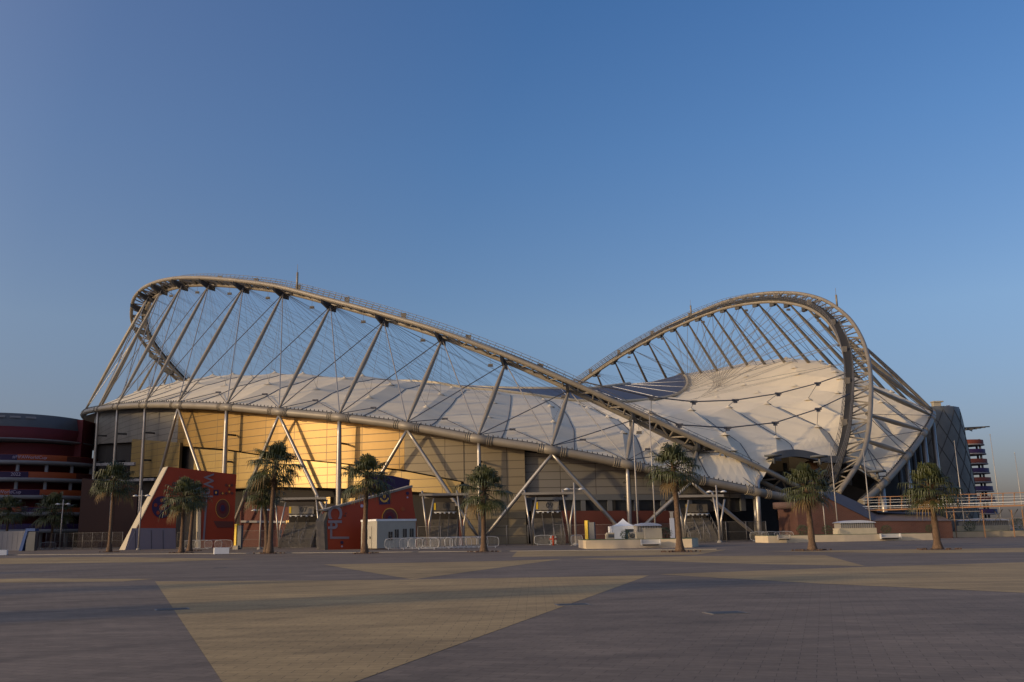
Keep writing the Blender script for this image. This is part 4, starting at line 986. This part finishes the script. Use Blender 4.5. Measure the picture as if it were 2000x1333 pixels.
# ------------------------------------------------------------------ tent
tp = empty('marquee_tent', GD(1219, 92)); tag(tp, 'small white peaked marquee tent behind the near planter', 'tent')
D = 92; wL, wR = GD(1195, D).x, GD(1246, D).x; hw = (wR - wL) / 2; ze = zat(1220, 1028, D); zt = zat(1220, 1013, D)
m = MB(); N_ = 4; rows = 8; vs = []
for i in range(rows + 1):
    f = i / rows; k = 1 - f; h = ze + (zt - ze) * (f ** 2.2)
    for cx, cy in ((-1, -1), (1, -1), (1, 1), (-1, 1)): vs.append((cx * hw * k * 1.03, cy * hw * k * 1.03, h))
m.add(vs, [(i * 4 + k, i * 4 + (k + 1) % 4, i * 4 + 4 + (k + 1) % 4, i * 4 + 4 + k) for i in range(rows) for k in range(4)], False)
m.build('tent_roof', m_white, tp)
m = MB(); 
for x0, y0, x1, y1 in ((-1, -1, 1, -1), (1, -1, 1, 1), (1, 1, -1, 1), (-1, 1, -1, -1)): m.beam((x0 * hw, y0 * hw, ze - .15), (x1 * hw, y1 * hw, ze - .15), .04, .3)
m.build('valance', m_white, tp)
m = MB(); m.box((-hw + .02, 0, ze / 2), (.04, 2 * hw, ze - .1)); m.box((-hw * .5, -hw + .02, ze / 2), (hw * .95, .04, ze - .1)); m.box((hw * .5, hw - .3, ze / 2), (hw, .04, ze - .1)); m.build('side_wall', m_white, tp)
for x in (-1, 1):
    for y in (-1, 1): m = MB(); m.tube([(x * hw, y * hw, 0), (x * hw, y * hw, ze)], .05, 6); m.build('tent_pole', m_whitem, tp)

# ------------------------------------------------------------------ planters, kiosks, benches, bushes
def planter(pts, z0, depth, label, D0):
    r = empty('planter', GD((pts[0][0] + pts[-1][0]) / 2, D0)); tag(r, label, 'planter', 'long low planters on the plaza')
    fl = [GD(px, d) for px, d in pts]
    m = MB(); back = [q + Vector((0, depth, 0)) for q in fl[::-1]]; poly = fl + back
    m.prism(poly, (0, 0, z0)); wpart(m, 'planter_wall', m_plant, r)
    m = MB(); ins = [q + Vector((0, .3, z0)) for q in fl] + [q + Vector((0, -.3, z0)) for q in back]; m.prism([q for q in ins], (0, 0, .03)); wpart(m, 'turf', m_grass, r)
    L = (fl[-1] - fl[0]).length; n = int(L / 3.2); m = MB()
    for k in range(1, n): p = fl[0].lerp(fl[-1], k / n); m.box(p + Vector((0, -.03, z0 * .5)), (.35, .1, .08))
    wpart(m, 'wall_light', m_dkgrey, r)
    return r
planter([(1145, 85), (1352, 84), (1364, 88)], .78, 7, 'near low cream planter with the marquee tent and palm before it', 85)
planter([(1501, 103), (1650, 104), (1822, 106)], .76, 5, 'long low cream planter in front of the brick abutment', 105)
planter([(1812, 124), (1900, 125), (2080, 128)], .75, 6, 'farthest low cream planter at the right edge beneath the footbridge', 126)
def kiosk(px0, px1, D, ytop, zb, label, col=m_conc):
    c = GD((px0 + px1) / 2, D, 0); r = empty('dome_kiosk', c); tag(r, label, 'kiosk', 'domed plant housings on the planters')
    W_ = GD(px1, D).x - GD(px0, D).x; H_ = zat((px0 + px1) / 2, ytop, D); d = 2.2
    m = MB(); m.box((0, 0, (zb + (H_ - zb) * .22)), (W_ * 1.02, d, (H_ - zb) * .45)); m.build('base', m_cream, r)
    m = MB(); z1 = zb + (H_ - zb) * .45; z2 = zb + (H_ - zb) * .84; m.box((0, 0, (z1 + z2) / 2), (W_ * .94, d * .9, z2 - z1)); m.build('louvre_body', m_lampmetal, r)
    m = MB()
    for k in range(int(W_ / .25)): m.box((-W_ * .47 + .12 + k * .25, -d * .45 - .02, (z1 + z2) / 2), (.05, .05, z2 - z1))
    m.build('louvre', m_stair, r)
    m = MB(); n = 14; vs = []
    for k in range(n + 1):
        f = k / n; x = -W_ * .5 + W_ * f; z = z2 + (H_ - z2) * math.sin(math.pi * f) ** .8; vs += [(x, -d * .55, z + .02), (x, d * .55, z + .02), (x, -d * .55, z2 - .04), (x, d * .55, z2 - .04)]
    fs = []
    for k in range(n): o = 4 * k; fs += [(o, o + 4, o + 5, o + 1), (o, o + 2, o + 6, o + 4), (o + 1, o + 5, o + 7, o + 3), (o + 2, o + 3, o + 7, o + 6)]
    m.add(vs, fs, False); m.build('dome_roof', m_lavroof, r)
    return r
m_lavroof = mat('kiosk_roof', (0.45, 0.48, 0.56), .45)
kiosk(1241, 1290, 88.5, 1022, .8, 'dome roofed louvred kiosk just right of the marquee tent')
kiosk(1636, 1706, 109, 1017, .76, 'dome roofed kiosk on the long planter before the brick abutment')
kiosk(1880, 1966, 130, 1013, .75, 'dome roofed kiosk on the farthest planter by the right edge')
def bench(px0, px1, D, y0, y1, label, mm=m_whitem):
    W_ = GD(px1, D).x - GD(px0, D).x; zt, zb = zat(px0, y0, D), zat(px0, y1, D); r = empty('bench', GD((px0 + px1) / 2, D)); tag(r, label, 'bench', 'metal benches hung on the planter walls')
    m = MB(); h = zt - zb; m.box((0, .1, zb + h * .3), (W_, .5, .08)); 
    for k in range(4): m.box((0, .28 + k * .03, zb + h * (.45 + k * .15)), (W_, .05, h * .11))
    m.build('seat', mm, r)
    for s_ in (-1, 1): m = MB(); m.box((s_ * W_ * .49, .2, zb + h * .5), (.07, .45, h)); m.build('side_frame', mm, r)
    m = MB(); m.box((0, .25, zb + .03), (W_ * .8, .1, .1)); m.build('bracket', m_dark, r)
bench(1253, 1291, 83.4, 1054, 1066, 'silver slatted bench on the near planter wall')
bench(1722, 1761, 104.3, 1043, 1053, 'bright white bench on the wall below the brick abutment')
bench(1521, 1545, 102.2, 1045, 1055, 'grey bench at the left end of the long planter', m_lampmetal)
# AC units and utility boxes on the near planter
def acunit(px0, px1, D, y0, y1, label, fan=True):
    W_ = GD(px1, D).x - GD(px0, D).x; zt, zb = zat(px0, y0, D), .8; r = empty('cooling_unit', GD((px0 + px1) / 2, D)); tag(r, label, 'air conditioner')
    m = MB(); m.prism([(-W_ / 2, -.35, zb), (W_ / 2, -.35, zb), (W_ / 2, -.35, zt), (-W_ * .35, -.35, zt), (-W_ / 2, -.35, zt - .15)], (0, .7, 0)); m.build('casing', m_cream, r)
    m = MB(); h = zt - zb
    if fan: 
        M_ = Matrix.Rotation(math.pi / 2, 3, 'X')
        for rr in (.32, .22, .1): m.tube([Vector((rr * math.cos(t) * h, -.37, zb + h * .5 + rr * math.sin(t) * h)) for t in np.linspace(0, 6.283, 17)[:-1]], .02, 4, closed=True)
        m.build('fan_guard', m_dark, r)
    else:
        m.box((W_ * .1, -.37, zb + h * .55), (W_ * .7, .05, h * .5)); m.build('vent', m_dkgrey, r)
acunit(1184, 1200, 87, 1041, 1055, 'cream vent housing left of the tent on the near planter', False)
acunit(1229, 1241, 86, 1040, 1055, 'cream cooling unit with round fan at the tent foot')
r = empty('plant_box', GD(1276, 85.5)); tag(r, 'plain cream equipment box above the silver slatted bench', 'box')
m = MB(); m.box((0, 0, 1.25), (1.55, .9, .95)); m.build('body', m_cream, r); m = MB(); m.box((0, 0, 1.76), (1.65, 1.0, .06)); m.build('lid', m_cream, r)
# bushes: leaf clumps
def leafball(name, c, rx, rz, n, label, seed):
    R_ = random.Random(seed); m = MB()
    m.lathe((0, 0, 0), [(.02, .02), (.05, rz * .8)], 6)
    for k in range(n):
        th = R_.random() * 6.283; u = R_.uniform(-.9, 1); rr = R_.uniform(.72, 1.05); s_ = math.sqrt(max(0, 1 - u * u))
        p = Vector((rx * rr * s_ * math.cos(th), rx * rr * s_ * math.sin(th), rz + rz * rr * u)); d = Vector((R_.uniform(-1, 1), R_.uniform(-1, 1), R_.uniform(-.3, 1))).normalized(); e = d.orthogonal().normalized(); L = rx * .22
        m.add([p - e * L * .3, p + d * L * .5 + e * L * .1, p + d * L, p + e * L * .35], [(0, 1, 2, 3)])
    o = m.build(name, m_bush, None); o.location = c; tag(o, label, 'bush', 'clipped bushes in the planters'); return o
for i, (px, D_, z, rx, lb) in enumerate(((1222, 85.8, .78, .5, 'small dark clipped bush at the tent front'), (1301, 86, .78, .62, 'round green bush between kiosk and lit palm trunk'), (1570, 106, .76, .7, 'low bush left of the palm before the abutment'), (1618, 107, .76, .65, 'low bush left of the middle domed kiosk'),
        (1733, 108, .76, .6, 'small bush above the bright white bench'), (1820, 109, .76, .6, 'bush beside the rightmost palm trunk'), (1850, 126, .75, .8, 'dark bush at the left end of the farthest planter'), (1896, 126.5, .75, .8, 'round bush in front of the farthest kiosk'), (1994, 127, .75, 1.0, 'bush cut by the right edge of the frame'))):
    g = GD(px, D_); leafball('bush', (g.x, g.y, z), rx, rx * .85, 420, lb, i)

# ------------------------------------------------------------------ flagpoles
def pole(px, D, ytop, label, r0=.085):
    g = GD(px, D); H_ = zat(px, ytop, D); r = empty('flagpole', g); tag(r, label, 'flagpole', 'bare flagpoles around the plaza')
    m = MB(); m.tube([(0, 0, 0), (0, 0, H_ * .5), (0, 0, H_)], [r0, r0 * .8, r0 * .45], 8); m.build('pole', m_lampmetal, r)
    m = MB(); m.lathe((0, 0, H_), [(0, -.1), (.1, 0), (0, .12)], 8); m.build('finial', m_lampmetal, r)
    m = MB(); m.lathe((0, 0, 0), [(.28, 0), (.28, .06), (.12, .1), (.12, .35)], 10); m.build('base_collar', m_lampmetal, r)
for px, D_, yt, lb in ((1248, 91, 822, 'left one of two flagpoles rising behind the near planter'), (1282, 91, 803, 'flagpole just left of the tallest lit palm'), (1639, 112, 866, 'flagpole between the two arches above the domed kiosk'), (1704, 112, 878, 'flagpole rising before the right arch foot'),
                       (1614, 113, 955, 'short flagpole against the brick abutment face'), (1887, 131, 862, 'flagpole in front of the barrel shaped tower'), (1960, 131, 849, 'flagpole right of the slender ramp tower'), (2004, 133, 885, 'flagpole cut by the right edge of the frame')): pole(px, D_, yt, lb)

# ------------------------------------------------------------------ lamp posts
def lamp(px, D, ytop, label, proto=[None]):
    g = GD(px, D); H_ = zat(px, ytop, D); r = empty('lamp_post', g); tag(r, label, 'lamp post', 'twin headed lamp posts')
    m = MB(); m.tube([(0, 0, 0), (0, 0, H_)], [.13, .09], 8); m.build('post', m_lampmetal, r)
    m = MB(); m.tube([(-.75, 0, H_ - .75), (.75, 0, H_ - .75)], .05, 6); m.build('cross_arm', m_lampmetal, r)
    for s_ in (-1, 1): m = MB(); m.lathe((s_ * .85, 0, H_ - .82), [(0, .22), (.2, .16), (.42, .02), (.36, -.04), (0, -.06)], 12); m.build('lamp_head', m_whitem, r)
    m = MB(); m.lathe((0, 0, 0), [(.34, 0), (.3, .18), (.16, .3)], 8); m.build('base', m_conc, r)
for px, D_, yt, lb in ((270, 128, 958, 'twin headed lamp post before the slanted edge of the left sign wall'), (116, 150, 976, 'lamp post in front of the round ramp building'), (507, 116, 985, 'lamp post between the left sign wall and the gate'), (1125, 108, 943, 'twin headed lamp post right of gate 09'), (1406, 110, 948, 'twin headed lamp post right of the tallest lit palm')): lamp(px, D_, yt, lb)

# ------------------------------------------------------------------ pylons, small things
def pylon(px, D, ytop, label):
    g = GD(px, D); H_ = zat(px, ytop, D); r = empty('wayfinding_pylon', g, -.5); tag(r, label, 'sign pylon', 'yellow and grey wayfinding pylons')
    m = MB(); m.box((-.18, 0, H_ / 2 + .1), (.35, .5, H_ - .2)); m.build('yellow_side', m_yellow, r); m = MB(); m.box((.35, .05, H_ / 2), (.7, .35, H_ - .4)); m.build('grey_side', m_dkgrey, r)
    m = MB(); m.box((0, 0, .25), (.9, .7, .5)); m.build('foot', m_conc, r)
pylon(463, 118, 1024, 'yellow and dark wayfinding pylon beside the left sign wall'); pylon(1151, 100, 1017, 'yellow edged wayfinding pylon left of the marquee tent')
r = empty('info_totem', GD(1315, 96)); tag(r, 'slim pale blue totem sign behind the round green bush', 'sign'); m = MB(); m.box((0, 0, 1.5), (.45, .2, 2.6)); m.build('board', m_lavroof, r); m = MB(); m.box((0, 0, 3.1), (.32, .15, .7)); m.box((0, 0, 3.45), (.45, .2, .08)); m.build('cap_frame', m_lampmetal, r)
for px, D_, w_, h_, lb in ((432, 87, 1.35, .58, 'white block standing on the plaza left of the tall double palm'), (2, 100, 1.2, .55, 'white block at the far left edge')):
    r = empty('white_block', GD(px, D_), .35); tag(r, lb, 'block', 'white ballast blocks'); m = MB(); m.box((0, 0, h_ / 2 + .03), (w_, 1.1, h_)); m.build('block', m_white, r); m = MB(); m.box((0, 0, .02), (w_ * .9, 1.0, .04)); m.build('skid', m_dark, r)
r = empty('hydrant', GD(1081, 110)); tag(r, 'red standpipe between two white barriers by gate 09', 'hydrant')
m = MB(); m.tube([(0, 0, 0), (0, 0, 1.0)], .13, 8); m.tube([(-.45, 0, .75), (.45, 0, .75)], .09, 6); m.build('body', m_sred, r); m = MB(); m.lathe((0, 0, 1.0), [(.2, 0), (.12, .12), (0, .15)], 8); m.build('cap', m_sred, r)
r = empty('event_booth', GD(48, 138)); tag(r, 'tall blue booth wall beside a pale container at left', 'booth'); m = MB(); m.prism([(-.9, 0, 0), (-.4, 0, 0), (.2, 0, 2.9), (1.3, 0, 2.9), (1.3, 0, 3.3), (-.1, 0, 3.3)], (0, 1.2, 0)); m.build('frame', m_blue, r); m = MB(); m.box((.7, .6, 1.4), (1.3, 1.0, 2.8)); m.build('booth_body', m_dkgrey, r)
r = empty('site_container', GD(40, 146)); tag(r, 'long pale grey container along the foot of the ramp building', 'container'); m = MB(); m.box((-3.5, 0, 1.5), (11, 2.6, 3)); m.build('body', m_slab, r)
m = MB()
for k in range(14): m.box((-8.8 + k * .8, -1.31, 1.5), (.05, .03, 2.7))
m.build('rib', m_slab, r)
for i, (px, lb) in enumerate(((402, 'white loudspeaker head nearest the left gate fence'), (447, 'white turnstile lamp right of the portal'))): pass

# ------------------------------------------------------------------ crowd barriers
def barrier_proto():
    r = empty('crowd_barrier'); w, h = 1.15, 1.12
    m = MB(); m.tube(cr([(-w + .12, 0, .18), (-w, 0, .3), (-w, 0, h - .14), (-w + .14, 0, h), (w - .14, 0, h), (w, 0, h - .14), (w, 0, .3), (w - .12, 0, .18)], 3, True), .026, 6, closed=True); m.build('frame', m_whitem, r)
    m = MB()
    for k in range(15): x = -w + .15 + k * (2 * w - .3) / 14; m.tube([(x, 0, .2), (x, 0, h)], .010, 4, cap=False)
    m.build('infill_bars', m_whitem, r)
    for s_ in (-1, 1): m = MB(); m.tube([(s_ * (w - .35), -.32, 0), (s_ * (w - .35), 0, .2), (s_ * (w - .35), .32, 0)], .028, 5); m.build('foot', m_whitem, r)
    return r
bp = barrier_proto(); first = True
Bs = [(774, 96, .0, 'leftmost crowd barrier of the front row by the cabin'), (803, 96, .03, 'second crowd barrier of the front row from the cabin'), (834, 95, -.03, 'third crowd barrier of the front row, nearest the camera'), (862, 96, .05, 'fourth crowd barrier of the front row from the cabin'),
      (820, 99, .1, 'crowd barrier in the second row behind the third'), (847, 99, -.1, 'crowd barrier in the second row seen through the fourth'), (880, 98.5, .25, 'slanted crowd barrier in the dense middle of the stack'), (890, 101, -.1, 'crowd barrier at the back of the dense stack'), (900, 98, .3, 'slanted crowd barrier just past the dense middle'),
      (910, 101, .1, 'back row crowd barrier left of the palm trunk'), (920, 98, .2, 'front row crowd barrier left of the palm trunk'), (932, 100, 0, 'crowd barrier half behind the palm trunk'), (953, 99, .05, 'last crowd barrier right of the palm trunk'),
      (1063, 112, 0, 'lone crowd barrier in front of gate 09'), (1081, 114, 1.2, 'edge on crowd barrier behind the red standpipe'), (1127, 104, .9, 'small turned crowd barrier at the lamp post foot'), (1484, 117, 0, 'left crowd barrier of the trio by the long planter'), (1506, 117, .05, 'middle crowd barrier of the trio by the long planter'), (1532, 117, -.05, 'right crowd barrier of the trio behind the grey bench'),
      (374, 128, .1, 'crowd barrier right of the double palm trunks'), (397, 127, 0, 'crowd barrier at the foot of the portal edge'), (416, 127, .5, 'turned crowd barrier left of the white block'), (436, 127, 0, 'crowd barrier behind the white block'), (93, 150, .6, 'crowd barrier beside the blue booth')]
for px, D_, rz, lb in Bs:
    o = bp if first else copy_tree(bp); first = False
    g = GD(px, D_); o.location = g; o.rotation_euler = (0, 0, rz); tag(o, lb, 'crowd barrier', 'white crowd control barriers')

# ------------------------------------------------------------------ mesh fences
def fence(p0, p1, D0, D1, h, label):
    A = GD(p0, D0); B = GD(p1, D1); r = empty('mesh_fence', A); tag(r, label, 'fence', 'grey mesh fences along the stadium'); d = B - A; L = d.length; n = max(2, int(round(L / 2.6)))
    for k in range(n + 1): m = MB(); q = d * (k / n); m.tube([q, q + Vector((0, 0, h))], .045, 6); m.build('fence_post', m_fence, r)
    m = MB()
    for z in (.1, h * .5, h - .03): m.tube([Vector((0, 0, z)), d + Vector((0, 0, z))], .02, 4)
    k = 0.; 
    while k < L: q = d * (k / L); m.tube([q + Vector((0, 0, .1)), q + Vector((0, 0, h))], .008, 3, cap=False); k += .12
    m.build('mesh_panel', m_fence, r)
fence(88, 238, 152, 140, 2.6, 'mesh fence between the palms and the left sign wall')
fence(345, 384, 137, 136, 2.4, 'short mesh fence closing the portal of the left sign wall')
fence(470, 545, 126, 124, 2.4, 'mesh fence left of gate 07'); fence(548, 618, 121, 119, 2.4, 'mesh fence in front of the gate 07 stairs')
fence(816, 905, 113, 113, 2.5, 'mesh fence behind the dense barrier stack'); fence(906, 1032, 114, 114, 2.5, 'mesh fence along the tall tan wall')
fence(1082, 1112, 113, 113, 2.5, 'short mesh fence right of gate 09 stairs'); fence(1112, 1330, 112, 112, 2.4, 'mesh fence along the dark red wall behind the tent')
fence(1332, 1420, 113, 113, 2.5, 'mesh fence in front of the rightmost gate'); fence(1420, 1498, 114, 116, 2.5, 'mesh fence behind the trio of barriers')

# ------------------------------------------------------------------ palms
def palm_parts(seed, H, crown, lean, skirt=.35):
    R_ = random.Random(seed)
    tr = MB(); n = 14; pts = []; rs = []
    for k in range(n + 1):
        f = k / n; pts.append(Vector((lean * f * f, lean * .3 * f, H * f))); rs.append(.235 - .07 * f + .17 * math.exp(-f * 14) + .02 * math.sin(k * 2.3))
    tr.tube(cr(pts, 2), [float(np.interp(k / (2 * n), [i / n for i in range(n + 1)], rs)) for k in range(2 * n + 1)], 10)
    top = pts[-1]; lv = MB(); dry = MB()
    NL = 42
    for k in range(NL):
        th = k * 2.39996 + R_.uniform(-.2, .2); f = (k + .5) / NL
        el = rad(82 - 116 * f ** .9 + R_.uniform(-14, 14))           # from upright to hanging
        Lp = crown * R_.uniform(.40, .62) * (.75 if el > .7 else 1); d = Vector((math.cos(th) * math.cos(el), math.sin(th) * math.cos(el), math.sin(el)))
        base = top + Vector((0, 0, .3 - .5 * f)); end = base + d * Lp + Vector((0, 0, -.12 * crown * math.cos(el)))
        tgt = dry if (f > .95) else lv
        side = d.cross(Vector((0, 0, 1))).normalized() if abs(d.z) < .98 else Vector((1, 0, 0)); upv = side.cross(d).normalized()
        tgt.tube([base, base.lerp(end, .5) + Vector((0, 0, .05)), end], [.04, .03, .02], 3, cap=False)
        nb = 19; Lb0 = crown * R_.uniform(.42, .62)
        dd = (end - base).normalized()
        for j in range(nb):
            a = rad(-105 + 210 * j / (nb - 1)) + R_.uniform(-.05, .05); Lb = Lb0 * (1 - .28 * abs(a) / 1.8) * R_.uniform(.88, 1.08)
            v = (dd * math.cos(a) + side * math.sin(a)).normalized()
            v = (v + upv * .12).normalized()
            w = Lb * .042; perp = v.cross(upv).normalized() * w
            p1 = end + v * Lb * .5; p2 = end + v * Lb * .78 + Vector((0, 0, -Lb * .12)); p3 = end + v * Lb * .92 + Vector((0, 0, -Lb * (.38 + .4 * R_.random())))
            tgt.add([end, p1 - perp + upv * w * .3, p1 + perp + upv * w * .3, p2 - perp * .8, p2 + perp * .8, p3], [(0, 1, 2), (1, 3, 4, 2), (3, 5, 4)])
    # old leaf bases and hanging skirt
    sk_ = MB()
    for k in range(70):
        th = R_.random() * 6.283; z = R_.uniform(-1.5 * skirt * 2.2, .2); p = top + Vector((math.cos(th) * .22, math.sin(th) * .22, z)); q = p + Vector((math.cos(th) * .25, math.sin(th) * .25, -.3)) if z < -.2 else p + Vector((math.cos(th) * .4, math.sin(th) * .4, .3))
        sd_ = Vector((-math.sin(th), math.cos(th), 0)) * .06; sk_.add([p - sd_, p + sd_, q + sd_, q - sd_], [(0, 1, 2, 3)])
    return tr, lv, dry, sk_
def palm(px, D, ytop, wpx, label, seed, lean=0., skirt=.35):
    g = GD(px, D); Ht = zat(px, ytop, D); crown = wpx / F * D / 2 * 1.13
    r = empty('palm_tree', g, random.Random(seed).random() * 6); r.rotation_euler = (0, 0, 0); tag(r, label, 'palm tree', 'fan palms in a row across the plaza')
    tr, lv, dry, sk_ = palm_parts(seed, Ht - crown * .74, crown, lean, skirt)
    tr.build('trunk', m_trunk, r); c = lv.build('crown', m_leafA, r); dry.build('dead_fronds', m_leafD, c); sk_.build('leaf_bases', m_trunk, r)
    m = MB(); R_ = random.Random(seed + 9); n = 18; m.add([(0, 0, .05)] + [(math.cos(2 * math.pi * k / n) * R_.uniform(.9, 1.5), math.sin(2 * math.pi * k / n) * R_.uniform(.9, 1.5), .012) for k in range(n)], [(0, 1 + k, 1 + (k + 1) % n) for k in range(n)]); 
    for k in range(26): a = R_.random() * 6.28; q = R_.uniform(.5, 1.5); m.box((math.cos(a) * q, math.sin(a) * q, .05), (.12, .1, .09), rz=a)
    m.build('soil_ring', m_soil, r)
for i, (px, D_, yt, w_, lb, ln_, skt) in enumerate(((10, 148, 968, 68, 'palm cut by the left edge of the frame', 0, .2), (99, 160, 962, 80, 'short dark palm before the ramp building', 0, .2), (213, 112, 905, 86, 'palm standing left of the slanted sign wall', 0, .2),
        (354, 98, 933, 88, 'front palm of the close pair before the portal', 0, .2), (370, 108, 942, 62, 'back palm of the close pair before the portal', .3, .2), (527, 86, 863, 104, 'tallest shaggy palm left of gate 07', .25, .6), (521, 90, 925, 80, 'lower palm right behind the shaggy tall one', -.6, .3),
        (712, 80, 890, 98, 'palm rising in front of the white cabin', .15, .4), (945, 78.5, 912, 108, 'wide palm at the end of the barrier stack', .1, .3), (1328, 68, 868, 104, 'tallest lit palm in front of the near planter', -.15, .5), (1587, 66, 908, 96, 'palm before the foot of the two arches', -.1, .3), (1832, 63, 908, 106, 'rightmost palm before the footbridge', -.1, .2))):
    palm(px, D_, yt, w_, lb, 40 + i, ln_, skt)
# kerb line along the palm row
m = MB(); m.beam(GD(-400, 115, .03), GD(700, 84, .03), .3, .06); m.beam(GD(700, 84, .03), GD(1400, 74, .03), .3, .06); tag(m.build('kerb', m_conc), kind='structure')

# unseen tower and palms, added left of frame to cast the plaza's long shadows
r = empty('shadow_tower', (-44, 3.5, 0)); tag(r, 'unseen tower added left of the camera to throw a shadow', 'shadow tower')
m = MB(); m.box((0, 0, 7.5), (2.2, 2.6, 14)); m.build('panel', m_maroon, r); m = MB(); m.box((0, 0, .3), (3.8, 4.2, .6)); m.build('plinth', m_conc, r)
src = [o for o in COL.objects if o.name.startswith('palm_tree') and not o.parent][9]
for x, y, rz, lb in ((-38, 18, 1.0, 'unseen palm added for its shadow, nearest the left frame edge'), (-52, 33, 2.2, 'unseen palm added for its shadow, farther back at left'), (-30, -6, 4.0, 'unseen palm added for its shadow, behind the camera on the left')):
    c = copy_tree(src); c.location = (x, y, 0); c.rotation_euler = (0, 0, rz); tag(c, lb)

# inspection covers let into the paving
for px, py, rz, lb in ((1118, 1182, .1, 'dark inspection cover on the edge of the large tan wedge'), (336, 1191, .4, 'dark inspection cover at the left edge of the large tan wedge'), (1417, 1198, .2, 'dark inspection cover alone in the open grey paving'), (430, 1110, .3, 'far inspection cover left of the small tan wedge')):
    g = G(px, py, .0); r = empty('inspection_cover', g, rz); tag(r, lb, 'cover', 'inspection covers in the plaza')
    m = MB(); m.box((0, 0, .007), (.74, .5, .014)); m.build('frame', m_fence, r)
    m = MB(); m.box((0, 0, .011), (.64, .40, .014)); m.build('lid', m_dark, r)
